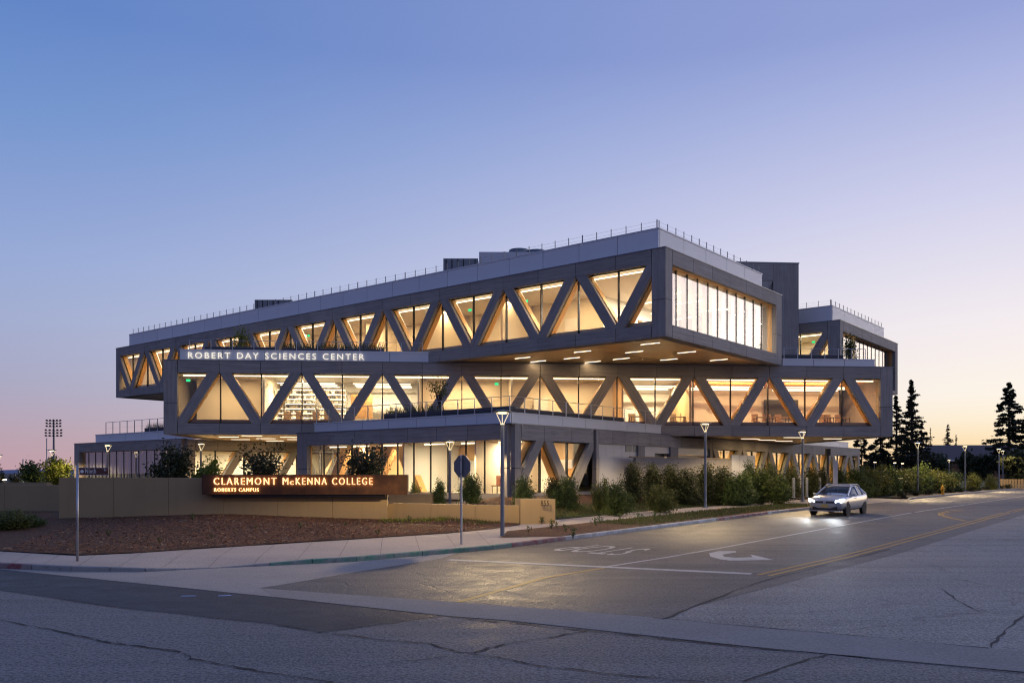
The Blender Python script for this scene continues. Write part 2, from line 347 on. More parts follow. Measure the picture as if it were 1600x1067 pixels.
def sheet(name, pts, dz, mat, kind='structure', parent=None, zf=None, grid=None):
    bm = bmesh.new(); bm.faces.new([bm.verts.new((p[0], p[1], 0)) for p in pts]); bmesh.ops.triangulate(bm, faces=bm.faces[:])
    ys = [26, 46, 80] if grid is None else list(np.arange(10, 130, grid)); xs = [] if grid is None else list(np.arange(-60, 60, grid))
    for v_ in ys: bmesh.ops.bisect_plane(bm, geom=bm.verts[:] + bm.edges[:] + bm.faces[:], plane_co=(0, v_, 0), plane_no=(0, 1, 0))
    for v_ in xs: bmesh.ops.bisect_plane(bm, geom=bm.verts[:] + bm.edges[:] + bm.faces[:], plane_co=(v_, 0, 0), plane_no=(1, 0, 0))
    for v in bm.verts: v.co.z = (zf(v.co.x, v.co.y) if zf else G(v.co.y)) + dz
    bmesh.ops.recalc_face_normals(bm, faces=bm.faces)
    for f in bm.faces:
        if f.normal.z < 0: f.normal_flip()
    me = bpy.data.meshes.new(name); bm.to_mesh(me); bm.free(); me.materials.append(MATS[mat])
    o = bpy.data.objects.new(name, me); COL.objects.link(o); o.parent = parent
    if kind and parent is None: o['kind'] = kind
    return o

# ------------------------------------------------------------------ ground, roads, pavements
def px_poly(pts, dz=0): return [gp(x, y, dz) for x, y in pts]
big = bmesh.new()
ob = sheet('ground', [(-4000, -80), (4000, -80), (4000, 7000), (-4000, 7000)], -.07, 'soil')
KX = [-30, -13.2, -12.2, -11, -10, -9.1, -8.3, -7.6, -6.4, -5.4, -4.3, -3.4, -2.66, -1.6, -.6]
KERB = [Vector((x, kerb_y(x), 0)) for x in KX] + [K0.copy()]
road = sheet('road', [(-70, -60), (140, -60), (140, 200)] + [st(190, -25), st(190, 0)] + [tuple(p) for p in KERB[::-1]] + [(-70, 56)], 0, 'asphalt_old')
street = sheet('street_surface', px_poly([(690, 872.5), (560, 893), (480, 907), (405, 919), (780, 946), (1000, 963), (1035, 967)]) + [st(-7.5, -10.3), st(180, -10.3), st(180, .05), K0 + Lv * .05, Vector((-1.7, 26.5, 0))], .004, 'asphalt_street')
sheet('asphalt_patch', px_poly([(-260, 862), (0, 889.5), (430, 933.5), (690, 962), (500, 988), (430, 975), (200, 950), (0, 922), (-260, 892)]), .004, 'asphalt_patch')
sheet('worn_lamplit_surface', px_poly([(1037, 968), (1330, 993.5), (1600, 1018.5), (1900, 1043.5)]) + [Vector((60, 10, 0)), Vector((110, 80, 0)), st(120, -30), st(120, -10.33), st(-8, -10.33)], .004, 'asphalt_worn_lamplit')  # older paler asphalt, its tone also carrying lamplight from beyond the right edge
gut = sheet('gutter', px_poly([(405, 919), (780, 946), (1000, 963), (1600, 1018), (1900, 1043), (1900, 1077), (1600, 1050), (1170, 1010), (800, 970), (700, 962.5), (430, 933)]), .009, 'gutter_concrete')
sheet('gutter_apron', px_poly([(-240, 863), (0, 888.5)]) + [Vector((x, kerb_y(x), 0)) for x in (-11.5, -10, -9.1, -7.6, -6.4, -4.3, -2.66, -1.7)] + px_poly([(690, 872.5), (560, 893), (480, 907), (405, 919), (430, 933), (0, 889.4), (-240, 864)]), .008, 'apron_concrete')
def strip(name, pts, w, dz, mat, parent, jit=0):
    mb = MB(); P0_ = [Vector((p[0], p[1], 0)) for p in pts]; P = []; a, b = [], []
    for q0, q1 in zip(P0_[:-1], P0_[1:]):
        k = max(1, int((q1 - q0).length / 3)); P += [q0.lerp(q1, t / k) for t in range(k)]
    P.append(P0_[-1])
    for i, p in enumerate(P):
        d = (P[min(i + 1, len(P) - 1)] - P[max(i - 1, 0)]).normalized(); n = Vector((-d.y, d.x, 0)); ww = w * (1 + jit * random.uniform(-.8, .8)) / 2
        a.append(p + n * ww); b.append(p - n * ww)
    n_ = len(P); vs = [(q.x, q.y, G(q.y) + dz) for q in a + b]
    mb.add(vs, [(i, i + 1, n_ + i + 1, n_ + i) for i in range(n_ - 1)])
    o = mb.build(name, mat, parent); 
    return o
def wobble(pts, n=5, amp=.028):
    out = []
    for a, b in zip(pts[:-1], pts[1:]):
        for k in range(n): t = k / n; p = a.lerp(b, t); out.append(Vector((p.x + random.uniform(-amp, amp), p.y + random.uniform(-amp, amp), 0)))
    return out + [pts[-1]]
for c, w in [([(0, 968), (45, 977), (100, 988), (150, 999), (175, 1005), (240, 1013), (285, 1020), (300, 1030), (350, 1038), (420, 1052), (520, 1066)], .04),
          ([(285, 1018), (200, 1008), (165, 1001)], .03), ([(520, 990), (600, 1000), (670, 1006), (712, 1018), (738, 1021), (765, 1012), (800, 1005), (860, 996), (920, 985)], .035),
          ([(742, 1023), (800, 1031), (840, 1040), (975, 1055), (1100, 1066)], .035), ([(1165, 1064), (1230, 1040), (1292, 1022)], .03), ([(500, 1050), (560, 1043), (620, 1034), (700, 1026)], .02),
          ([(700, 963.5), (760, 970), (820, 975), (920, 986), (1010, 995), (1170, 1012), (1340, 1026), (1600, 1052)], .05), ([(430, 976), (500, 989), (600, 976), (692, 963)], .03), ([(0, 923), (200, 951), (430, 976)], .03),
          ([(1036, 968), (1090, 945), (1180, 911), (1300, 880), (1390, 858)], .05), ([(1020, 965), (1180, 980), (1330, 993), (1545, 1013)], .03), ([(1470, 920), (1500, 940), (1530, 955)], .03), ([(1545, 1012), (1570, 985), (1600, 962)], .035)]:
    strip('crack', wobble([gp(x, y) for x, y in c]), w * .8, .012, 'tar', road, 1.0)
for s_, w in ((-5.4, .13),): strip('lane_line', [st(-2.7, s_), st(17, s_), st(45, s_), st(180, s_)], w, .009, 'marking_white', street)
for s_ in (-9.22, -9.5): strip('centre_line', [st(-2.0, s_), st(17, s_), st(45, s_), st(180, s_)], .11, .009, 'marking_yellow', street)
strip('stop_line', [gp(700, 874.5), gp(1174, 896.5)], .33, .010, 'marking_white', street)
strip('faded_line', [gp(950, 886), gp(850, 903), gp(790, 920), gp(715, 941)], .14, .009, 'marking_yellow', street)
for o_ in (0, 1):
    strip('pocket_line', [gp(1505 + 4 * o_, 795.5 + 2 * o_), gp(1482, 798 + 2 * o_), gp(1467 + 4 * o_, 801.5 + 1 * o_), gp(1468 + 6 * o_, 805), gp(1485 + 4 * o_, 809.5), gp(1508 + 4 * o_, 814)], .11, .009, 'marking_yellow', street)
ar = MB(); pts = [(1150, 860.5), (1122, 860.5), (1108, 864), (1110, 869), (1126, 873.5), (1140, 874.8), (1134, 875.6), (1209, 874.2), (1172, 865.5), (1176, 870), (1150, 871), (1132, 869.5), (1128, 866), (1150, 862.5)]
ar.add([gp(x, y, .010) for x, y in pts], [tuple(range(len(pts)))]); ar.build('turn_arrow', 'marking_white', street, recalc=False)
for q in ((283, 306, 931.6), (341, 361, 931.2)): strip('utility_mark', [gp(q[0], q[2]), gp(q[1], q[2] - .4)], .09, .012, 'utility_blue', road)
FONT = {}
def glyph(ch):
    if ch in FONT: return FONT[ch]
    def ev(b):
        cu = bpy.data.curves.new('t', 'FONT'); cu.body = b; cu.size = 1; cu.resolution_u = 3; o = bpy.data.objects.new('t', cu); COL.objects.link(o); bpy.context.view_layer.update()
        me = bpy.data.meshes.new_from_object(o.evaluated_get(bpy.context.evaluated_depsgraph_get())); v = [tuple(q.co) for q in me.vertices]; f = [tuple(p.vertices) for p in me.polygons]
        bpy.data.objects.remove(o); bpy.data.curves.remove(cu); bpy.data.meshes.remove(me); return v, f
    v, f = ev(ch); v2, _ = ev(ch + 'I'); vI, _ = ev('I')
    FONT[ch] = (v, f, max(q[0] for q in v2) - max(q[0] for q in vI)); return FONT[ch]
def lettering(text, origin, ux, uz, size, depth, mat, parent, off=(0, 0, 0), space=.0, name='letter', width=None, face_mat=None):
    """one mesh per letter; ux reading direction, uz up; extruded along ux x uz by depth"""
    ux, uz = Vector(ux), Vector(uz); n = ux.cross(uz).normalized(); adv = []; x = 0
    for ch in text:
        adv.append(x); x += (.32 if ch == ' ' else glyph(ch)[2]) + space
    sx = size if width is None else width / (x - space); out = []
    for ch, a in zip(text, adv):
        if ch == ' ': continue
        v, f, _ = glyph(ch); mb = MB(); P = [Vector(origin) + ux * ((q[0] + a) * sx) + uz * (q[1] * size) for q in v]
        if depth:
            k = len(P); cnt = {}
            for t in f:
                for i in range(len(t)): cnt[tuple(sorted((t[i], t[(i + 1) % len(t)])))] = cnt.get(tuple(sorted((t[i], t[(i + 1) % len(t)]))), 0) + 1
            fs = [t for t in f] + [tuple(i + k for i in t[::-1]) for t in f] + [(a_, b_, b_ + k, a_ + k) for (a_, b_), c_ in cnt.items() if c_ == 1]
            mb.add([p + n * depth for p in P] + P, fs)
        else: mb.add(P, f)
        out.append(mb.build(name, mat, parent, off, recalc=bool(depth)))
    return out
def halo(letters, parent, dy, mat, off):
    for l in letters:
        o = l.copy(); o.name = 'halo'; o.data = l.data.copy(); o.data.materials.clear(); o.data.materials.append(MATS[mat]); COL.objects.link(o); o.parent = l; o.location = (0, dy, 0); o.scale = (1, 1, 1)
z_ = G(28) + .011
for l_ in lettering('STOP', st(2.3, -3.95) + Vector((0, 0, z_)), Lv, -Rv, 3.3, 0, 'marking_white', street, width=2.5, name='letter'):
    for v in l_.data.vertices: v.co.z = G(v.co.y) + .012
def ramp_t(x, y): return math.exp(-(((x + 7.7) / 2.0) ** 2 + ((y - 22.2) / 1.3) ** 2))
# kerb stones along both streets, with their paint
kerb = tag(empty('kerb', K0), kind='structure')
def kerb_piece(a, b, mat, h=.14, h2=None):
    d = (b - a).normalized(); n = Vector((-d.y, d.x, 0)); g = d * .012; a, b = a + g, b - g; w = n * .16; h2 = h if h2 is None else h2
    mb = MB(); c = .02
    A = lambda p, z: Vector((p.x, p.y, G(p.y) + z))
    vs = [A(a, -.1), A(a, h - c), A(a + n * c, h), A(a + w, h), A(a + w, -.1), A(b, -.1), A(b, h2 - c), A(b + n * c, h2), A(b + w, h2), A(b + w, -.1)]
    mb.add(vs, [(0, 1, 2, 3, 4), (9, 8, 7, 6, 5)] + [(i, i + 5, (i + 1) % 5 + 5, (i + 1) % 5) for i in range(5)]); mb.build('kerb_stone', mat, kerb, K0, loc=(0, 0, 0))
ncol = {-30: 'kerb_red', -13.2: 'kerb_red', -12.2: 'kerb_plain', -11: 'kerb_plain', -10: 'kerb_plain', -9.1: 'kerb_plain', -8.3: 'kerb_plain', -7.6: 'kerb_plain', -6.4: 'kerb_green'}
hk = lambda p: .14 - .12 * ramp_t(p.x, p.y)
for i in range(len(KERB) - 1):
    x = KX[i]; kerb_piece(KERB[i], KERB[i + 1], ncol.get(x, 'kerb_green'), hk(KERB[i]), hk(KERB[i + 1]))
s_ = 0.0; cols = ['kerb_red'] + ['kerb_white'] * 4 + ['kerb_red'] * 2 + ['kerb_white', 'kerb_plain', 'kerb_plain']
while s_ < 31: kerb_piece(st(s_, 0), st(s_ + 3, 0), cols[min(int(s_ / 3), 9)]); s_ += 3
s_ = 49.0
kerb_piece(st(48, 0), st(49, 0), 'kerb_plain', .03, .14)
while s_ < 160: kerb_piece(st(s_, 0), st(s_ + 4, 0), 'kerb_plain'); s_ += 4
# pavements
BARK_FRONT = px_poly([(-260, 838), (0, 861), (120, 868), (210, 864), (300, 858), (430, 850), (560, 842), (700, 833), (770, 826), (812, 820)], .13)
corner = [(p.x, p.y) for p in KERB[:-1]]
nrm = Vector((0, 1, 0))
walk = sheet('sidewalk', [(-34, 35)] + [(p.x, p.y + .12) for p in KERB] + [st(3.0, .15), st(1.2, 1.6), st(3.6, 3.1), st(3.6, 5.3), st(2.0, 5.6)] + [(p.x, p.y) for p in BARK_FRONT[::-1]], .13, 'sidewalk_concrete', zf=lambda x, y: G(y) - .12 * ramp_t(x, y), grid=.7)
s_ = 3.62
while s_ < 150:
    pcs = [st(s_, 3.1), st(s_ + 1.78, 3.1), st(s_ + 1.78, 5.2), st(s_, 5.2)]
    m = MB(); m.prism([Vector((p.x, p.y, G(p.y) - .1)) for p in pcs], (0, 0, .23)); m.build('paving_slab', 'sidewalk_concrete', walk); s_ += 1.8
for a, b, c, d in [(4.0, 1.5, 5.4, 1.5)]: pass
sheet('driveway', [st(31.2, -.02), st(48.2, -.02), st(46.6, 3.1), st(33, 3.1)], .015, 'sidewalk_concrete', zf=lambda x, y: G(y) + .115 * min(1, max(0, (Vector((x, y, 0)) - K0).dot(Lv) / 3.1)), grid=1.0)
sheet('driveway_apron', [st(34, 5.22), st(46.4, 5.22), st(46, 22), st(36, 22)], .03, 'apron_concrete', zf=lambda x, y: G(y) + .14)
for k in range(15):
    t_ = k / 14; kx = -15 + 14.3 * t_; bxp = -16.0 + 14.6 * t_; by = float(np.interp(bxp, [p.x for p in BARK_FRONT], [p.y for p in BARK_FRONT])); ky = kerb_y(kx) + .2
    pts_ = [Vector((kx + (bxp - kx) * q, ky + (by - ky) * q, 0)) for q in np.linspace(0, 1, 9)]
    m = MB(); vs_ = []
    for p_ in pts_: vs_ += [(p_.x - .007, p_.y, G(p_.y) + .135 - .12 * ramp_t(p_.x, p_.y)), (p_.x + .007, p_.y, G(p_.y) + .135 - .12 * ramp_t(p_.x, p_.y))]
    m.add(vs_, [(2 * i, 2 * i + 1, 2 * i + 3, 2 * i + 2) for i in range(8)]); m.build('joint', 'joint_grey', walk)
# planted ground
bark = sheet('mulch_bed', [(p.x, p.y) for p in BARK_FRONT] + [(.4, 37.0), (-2, 38.0), (-8, 38.0), (-20, 38.0), (-22, 41), (-34, 44)], .02, 'mulch', kind='stuff', zf=Zlot, grid=1.0)
for v in bark.data.vertices: v.co.z += random.uniform(-.012, .012)
tag(bark, 'dark brown bark mulch bed in front of the sign wall', 'mulch')
lot = sheet('plot_ground', [(-60, 120), (-60, 42), (-20, 37.9), (.3, 36.9), st(3.0, 5.35), st(34, 5.22), st(34, 25), st(46, 25), st(46, 5.22), st(160, 5.22), (110, 190)], -.02, 'soil', zf=Zlot, grid=2.0)
lawn = sheet('lawn', [st(4.2, 5.3), st(33.8, 5.3), st(33.8, 7.2), st(8, 8.2), st(5.2, 7.2)], .01, 'lawn', zf=Zlot, grid=.8)
bed2 = sheet('mulch_bed', [st(8, 8.2), st(33.8, 7.2), st(33.8, 12), st(4, 12), st(5.2, 7.2)], .008, 'mulch', kind='stuff', zf=Zlot, grid=.9)
tag(bed2, 'brown mulch bed under the shrubs beside the building', 'mulch')
park = sheet('parkway', [st(1.3, 1.55), st(3.0, .18), st(31, .18), st(31.8, 3.05), st(3.5, 3.05)], .14, 'mulch', kind='stuff')
tag(park, 'narrow mulch and turf strip between kerb and sidewalk', 'mulch')
park2 = sheet('verge', [st(50, .18), st(150, .18), st(150, 3.05), st(48.5, 3.05)], .14, 'soil')
far_lawn = sheet('far_lawn', [st(47, 5.3), st(150, 5.3), st(150, 14), st(47, 14)], .02, 'lawn', zf=Zlot, grid=6)
def scatter_quads(name, mat, region, n, zf, size, lab, upright=0.0, parent=None, kind='stuff'):
    """n small leaf or chip faces over a list of convex quads given in 2d"""
    vs, fs = [], []
    quads = [[Vector((p[0], p[1], 0)) for p in q] for q in region]; areas = [((q[1] - q[0]).cross(q[3] - q[0])).length for q in quads]; tot = sum(areas)
    for q, a in zip(quads, areas):
        for _ in range(int(n * a / tot)):
            u, w = random.random(), random.random(); p = q[0].lerp(q[1], u).lerp(q[3].lerp(q[2], u), w); z = zf(p.x, p.y)
            th = random.uniform(0, 6.28); sz = size * random.uniform(.5, 1.5); d = Vector((math.cos(th), math.sin(th), 0))
            i = len(vs)
            if upright:
                ln = Vector((random.uniform(-.4, .4), random.uniform(-.4, .4), 1)) * sz * upright; b = Vector((p.x, p.y, z - .01))
                vs += [b - d * sz * .12, b + d * sz * .12, b + ln]; fs.append((i, i + 1, i + 2))
            else:
                e = Vector((-d.y, d.x, random.uniform(-.5, .5))) * sz * .35; c = Vector((p.x, p.y, z + .02 + random.uniform(0, .03))); d = d + Vector((0, 0, random.uniform(-.4, .4))); d *= sz
                vs += [c - d - e, c + d - e * .6, c + d + e, c - d + e * .7]; fs.append((i, i + 1, i + 2, i + 3))
    m = MB(); m.add(vs, fs); o = m.build(name, mat, parent, recalc=False)
    if parent is None: tag(o, lab, name.replace('_', ' ').split()[0], kind=kind)
    return o
bq = [[BARK_FRONT[i], BARK_FRONT[i + 1], (BARK_FRONT[i + 1].x * 1.15 - 1, 37.3), (BARK_FRONT[i].x * 1.15 - 1, 37.3)] for i in range(1, len(BARK_FRONT) - 2)]
scatter_quads('mulch_chips', 'mulch_chip', bq, 15000, lambda x, y: Zlot(x, y) + .015, .032, 'loose bark chips over the mulch bed')
scatter_quads('leaf_litter', 'litter', bq, 900, lambda x, y: Zlot(x, y) + .03, .045, 'pale dry leaves and wood chips strewn on the mulch')
gq = lambda s0, s1, d0, d1: [st(s0, d0), st(s1, d0), st(s1, d1), st(s0, d1)]
scatter_quads('grass', 'grass_blade', [gq(4.5, 33.6, 5.35, 7.6)], 11000, Zlot, .12, 'rough green grass between sidewalk and shrubs', 1.0)
scatter_quads('grass', 'grass_dry', [gq(7, 33.6, 5.8, 8.2)], 4000, Zlot, .13, 'dry straw coloured grass among the lawn', 1.1)
scatter_quads('grass', 'grass_blade', [gq(9, 31, .4, 3.0)], 9000, lambda x, y: G(y) + .15, .10, 'short green turf in the strip along the kerb', .9)
scatter_quads('weeds', 'leaf_bright', [[(-5.6, 35.8), (-2.8, 35.8), (-2.6, 37.2), (-5.6, 37.2)]], 500, lambda x, y: Zlot(x, y) + .02, .12, 'low green weeds at the foot of the low wall', 1.2)
# ------------------------------------------------------------------ the building: stacked bars with truss facades
zM0, H = 4.994, 4.86; zT0 = zM0 + H; zT1 = zT0 + H; zB1 = 5.094; FL = 1.30
P0 = Vector((5, 60, 1.2))
class F:
    def __init__(s, o, u, n): s.o, s.u, s.n = Vector(o), Vector(u).normalized(), Vector(n).normalized()
    def p(s, a, d, z): return s.o + s.u * a + s.n * d + Vector((0, 0, z))
    def a_px(s, px, d=0):
        k = (px - 800) / FPX; q = s.o + s.n * d; return (k * q.y - q.x) / (s.u.x - k * s.u.y)
    def sub(s, a): return F(s.p(a, 0, 0), s.u, s.n)
bld = tag(empty('campus_building', P0), 'three storey science building of stacked dark bars with lit triangular truss windows', 'building')
TC = Vector((8.3035, 46.6186, 0)); LT, WT = 60.65, 16.36
MV = Vector((math.cos(.0786), math.sin(.0786), 0)); MN = Vector((-MV.y, MV.x, 0)); MC = Vector((-22.694, 56.1436, 0)); LM, WM = 49.377, 16.4
BC = Vector((-.031, 45.312, 0)); WB, LB = 18.15, 58.38
DC = TC + Rv * (WT + 12.1375); DW = 16.44
AC = BC + Lv * (18.227 + 13.725); AW = 18.07
FTl, FTe = F(TC, Lv, Rv), F(TC, Rv, Lv); FM = F(MC, MV, MN); FBe, FBs = F(BC, Lv, Rv), F(BC, Rv, Lv)
FDl, FDe = F(DC, Lv, Rv), F(DC, Rv, Lv); FAe, FAs = F(AC, Lv, Rv), F(AC, Rv, Lv)
UP = Vector((0, 0, 1))
def bx(part, f, a0, a1, d0, d1, z0, z1, mat, name, grain=None, **k):
    m = MB().box(f.p(a0, d0, z0), f.u * (a1 - a0), f.n * (d1 - d0), (0, 0, z1 - z0), grain)
    return m.build(name, mat, part, P0, uv=mat in ('cladding', 'wood', 'wood_dark', 'timber'), **k)
def clip(poly, lo, hi):
    for lim, sg in ((lo, 1), (hi, -1)):
        out = []
        for i, p in enumerate(poly):
            q = poly[(i + 1) % len(poly)]; ip, iq = (p[0] - lim) * sg >= 0, (q[0] - lim) * sg >= 0
            if ip: out.append(p)
            if ip != iq: t = (lim - p[0]) / (q[0] - p[0]); out.append((lim, p[1] + t * (q[1] - p[1])))
        poly = out
        if not poly: return []
    return poly
def diag_poly(at_, sg, m, zt, zb, w=.76, inset=0):
    k = .775 * m; zs = zt - (m - w) / k * (zt - zb)
    return [(at_ + sg * (.03 + inset), zt), (at_ + sg * (w - inset), zt), (at_ + sg * m, zs + inset * 1.6), (at_ + sg * m, zb), (at_ + sg * (.03 + k + inset), zb)]
GAP = .03
def truss(part, f, a0, a1, z0, z1, n0, m, top0, top_h=.84, bot_h=.72, glass='glass', cover='wood', sill='wood_dark', col0=True, col1=True, cw0=.9, cw1=.9, ext0=0, led=True, flat=False, top_panels=True, strips='both'):
    """one truss facade from a0 to a1; nodes at n0 + i*m, those with (i + top0) even carry the top joint"""
    zt, zb = z1 - top_h, z0 + bot_h; nodes = []; i = 0
    while n0 + i * m < a1 - .05: nodes.append((n0 + i * m, i)); i += 1
    nodes.append((n0 + i * m, i))
    o0, o1 = a0 + (cw0 if col0 else 0), a1 - (cw1 if col1 else 0)
    # corner posts in two lifts
    for on, x0, x1 in ((col0, a0, o0), (col1, o1, a1)):
        if on:
            zm = z0 + (z1 - z0) * .42
            for q0, q1 in ((z0, zm - GAP / 2), (zm + GAP / 2, z1 - .05)): bx(part, f, x0 + ext0, x1 - GAP, 0, .3, q0, q1, 'cladding', 'corner_panel', UP)
            bx(part, f, x0 + ext0 + .02, x1 - GAP - .02, .03, .28, zm - .08, zm + .08, 'dark_frame', 'joint_backing')
    # horizontal bands, one panel per bay
    bx(part, f, o0, o1, .225, .25, zt + .01, z1 - .06, 'dark_frame', 'joint_backing')
    if not flat: bx(part, f, o0, o1, .225, .25, z0 + .01, zb - .01, 'dark_frame', 'joint_backing')
    cuts = [o0] + [n for n, _ in nodes if o0 + .4 < n < o1 - .4] + [o1]
    for x0, x1 in zip(cuts[:-1], cuts[1:]):
        if top_panels: bx(part, f, x0 + GAP / 2, x1 - GAP / 2, 0, .22, zt + .006, z1 - .05, 'cladding', 'band_panel', f.u)
        if not flat: bx(part, f, x0 + GAP / 2, x1 - GAP / 2, 0, .22, z0, zb - .006, 'cladding', 'band_panel', f.u)
        bx(part, f, x0 + .03, x1 - .03, .34, .36, zb - .02, zt + .02, glass, 'pane')
        if x0 > o0 + .1: bx(part, f, x0 - .032, x0 + .032, .28, .44, zb, zt, 'dark_frame', 'mullion')
        if sill: bx(part, f, x0, x1, .40, .66, zb - .02, zb + .26, sill, 'sill', f.u)
    bx(part, f, o0, o1, .26, .33, zt - .05, zt + .006, 'dark_frame', 'head_frame'); bx(part, f, o0, o1, .26, .33, zb - .006, zb + .04, 'dark_frame', 'foot_frame')
    for n, i in nodes:
        if (i + top0) % 2: continue
        for sg in (-1, 1):
            pl = clip(diag_poly(n, sg, m, zt, zb), o0, o1)
            if len(pl) < 3 or max(p[0] for p in pl) - min(p[0] for p in pl) < .25: continue
            gr = f.u * (.775 * m * sg) - UP * (zt - zb)
            MB().prism([f.p(a, 0.004, z) for a, z in pl], f.n * .24, gr).build('truss_diagonal', 'cladding', part, P0, uv=True)
            pl2 = clip(diag_poly(n, sg, m, zt, zb, inset=.04), o0, o1)
            if cover and len(pl2) > 2: MB().prism([f.p(a, .37, z) for a, z in pl2], f.n * .42, gr).build('diagonal_lining', cover, part, P0, uv=True)
            if led:       # light line along the lining on the funnel side
                k = .775 * m; e0, e1 = (n + sg * (.74), zt - .12), (n + sg * min(m - .06, .74 + k * .62), zt - .12 - (zt - zb) * .62 * min(1, (m - .06 - .74) / (k * .62)))
                if o0 < e0[0] < o1 and o0 < e1[0] < o1 and (strips == 'both' or (strips == 'p' and sg > 0) or (strips == 'n' and sg < 0)):
                    pa, pb = f.p(e0[0] + sg * .0, .8, e0[1]), f.p(e1[0], .8, e1[1]); dd = (pb - pa)
                    MB().box(pa, dd, f.n * .05, f.u * (sg * .045)).build('light_line', 'led', part, P0)
    if led:
        tops = [n for n, i in nodes if (i + top0) % 2 == 0]
        tops = ([tops[0] - 2 * m] if tops[0] - .1 > o0 else []) + tops + [tops[-1] + 2 * m]
        for x0, x1 in zip(tops[:-1], tops[1:]):
            q0, q1 = max(o0 + .12, x0 + .75), min(o1 - .12, x1 - .75)
            if q1 - q0 > .5: bx(part, f, q0, q1, .80, .86, zt - .13, zt - .075, 'led', 'light_line')
    return o0, o1, zt, zb
def curtain(part, f, a0, a1, z0, z1, n, top_h, bot_h, cw0, cw1, glass='glass_curtain', rec=.35, fins=None, band_n=6, ext0=.3, reveal='wood', blinds=False):
    zt, zb = z1 - top_h, z0 + bot_h; o0, o1 = a0 + cw0, a1 - cw1; zm = z0 + (z1 - z0) * .42
    for x0, x1 in ((a0 + ext0, o0), (o1, a1)):
        for q0, q1 in ((z0, zm - GAP / 2), (zm + GAP / 2, z1 - .05)): bx(part, f, x0 + (.0 if x0 > a0 + ext0 else .001), x1 - GAP, 0, .3, q0, q1, 'cladding', 'corner_panel', UP)
        bx(part, f, x0 + .02, x1 - GAP - .02, .03, .28, zm - .08, zm + .08, 'dark_frame', 'joint_backing')
    w = (o1 - o0) / band_n
    bx(part, f, o0, o1, .222, .228, zt + .04, z1 - .06, 'dark_frame', 'joint_backing')
    for i in range(band_n):
        x0, x1 = o0 + i * w + GAP / 2, o0 + (i + 1) * w - GAP / 2
        bx(part, f, x0, x1, 0, .22, zt + .006, z1 - .05, 'cladding', 'band_panel', f.u)
        if bot_h > .05: bx(part, f, x0, x1, 0, .22, z0, zb - .006, 'cladding', 'band_panel', f.u)
    w = (o1 - o0) / n
    for i in range(n):
        x0 = o0 + i * w
        bx(part, f, x0 + .02, x0 + w - .02, rec, rec + .02, zb - .02, zt + .02, glass, 'pane')
        if i: bx(part, f, x0 - .018, x0 + .018, rec - .03, rec + .08, zb, zt, 'dark_frame', 'mullion')
        if fins and i: bx(part, f, x0 - .03, x0 + .03, rec + .12, rec + .12 + fins, zb, zt, 'plaster_white', 'fin')
        if blinds: bx(part, f, x0 + .08, x0 + w - .10, rec + .3, rec + .33, zb + .05, zt + .02, 'blind_grey', 'blind')
    bx(part, f, o0 + .001, o1 - .001, .23, rec + .1, zt, zt + .03, reveal, 'head_reveal', f.u); bx(part, f, o1 - .03, o1, .31, rec + .1, zb, zt, reveal, 'jamb_reveal', UP); bx(part, f, o0, o0 + .03, .31, rec + .1, zb, zt, reveal, 'jamb_reveal', UP)
    bx(part, f, o0, o1, .23, rec + .3, zb - .04, zb - .007, 'dark_frame', 'foot_frame')
def coping(part, f, a0, a1, z): bx(part, f, a0, a1, -.03, .32, z - .05, z, 'grey_metal', 'coping')
def ceiling_light(f, a, d, z, lx, ly, power, color=WARM):
    power *= 4.8 * random.uniform(.72, 1.22)
    p = f.p(a, d, z); area_light('room_light', p - P0, lx, ly, power, color, bld, math.atan2(f.u.y, f.u.x))
def parapet(part, f, a0, a1, d, z0, h, w=2.7, mat='parapet_metal', back=.12):
    n = max(1, round((a1 - a0) / w)); w = (a1 - a0) / n
    for i in range(n): bx(part, f, a0 + i * w + .016, a0 + (i + 1) * w - .016, d, d + back, z0, z0 + h - .075, mat, 'parapet_panel')
    bx(part, f, a0 + .05, a1 - .05, d + back + .002, d + back + .02, z0, z0 + h - .08, 'dark_frame', 'joint_backing')
    bx(part, f, a0 - .02, a1 + .02, d - .03, d + back + .1, z0 + h - .07, z0 + h, mat, 'parapet_cap')
def wire_rail(name, f, a0, a1, d, z, h, step, r=.017, cables=2, top=False):
    n = round((a1 - a0) / step); c = MB()
    for k in range(cables):
        zz = z + h * (k + 1) / (cables + (0 if top else .35)) - (.0 if top else .02); rr = .02 if (top and k == cables - 1) else .004
        c.tube([f.p(a0, d, zz), f.p(a1, d, zz)], rr, 6)
    rail = c.build(name, 'steel' if top else 'grey_metal', bld, P0)
    for i in range(n + 1):
        a = a0 + (a1 - a0) * i / n; q = r * (1.7 if i % 5 == 0 and not top else 1)
        MB().box(f.p(a - q, d - .02, z), f.u * 2 * q, f.n * .04, (0, 0, h)).build('rail_post', 'steel' if top else 'grey_metal', rail, P0)
    return rail
def soffit(part, f, L, W, z, border=.75, pan=5.0):
    for a0, a1, d0, d1 in ((.0, L, .05, border), (.0, L, W - border, W), (.05, border, border, W - border), (L - border, L, border, W - border)):
        bx(part, f, a0, a1, d0, d1, z + .012, z + .06, 'cladding', 'soffit_border', f.u)
    n = round((L - 2 * border) / pan); w = (L - 2 * border) / n
    for i in range(n): bx(part, f, border + i * w + .006, border + (i + 1) * w - .006, border, W - border, z + .05, z + .09, 'soffit_metal', 'soffit_panel')
def volume(name, f, L, W, z0, z1, top_h, bot_h):
    part = bx(bld, f, .3, L - .3, .3, W - .3, z1 - top_h + .03, z1 - .12, 'ceiling_white', name)       # roof and ceiling slab
    bx(part, f, .25, L - .25, .25, W - .25, z0 + .1, z0 + bot_h - .03, 'floor_grey', 'floor_slab')
    return part
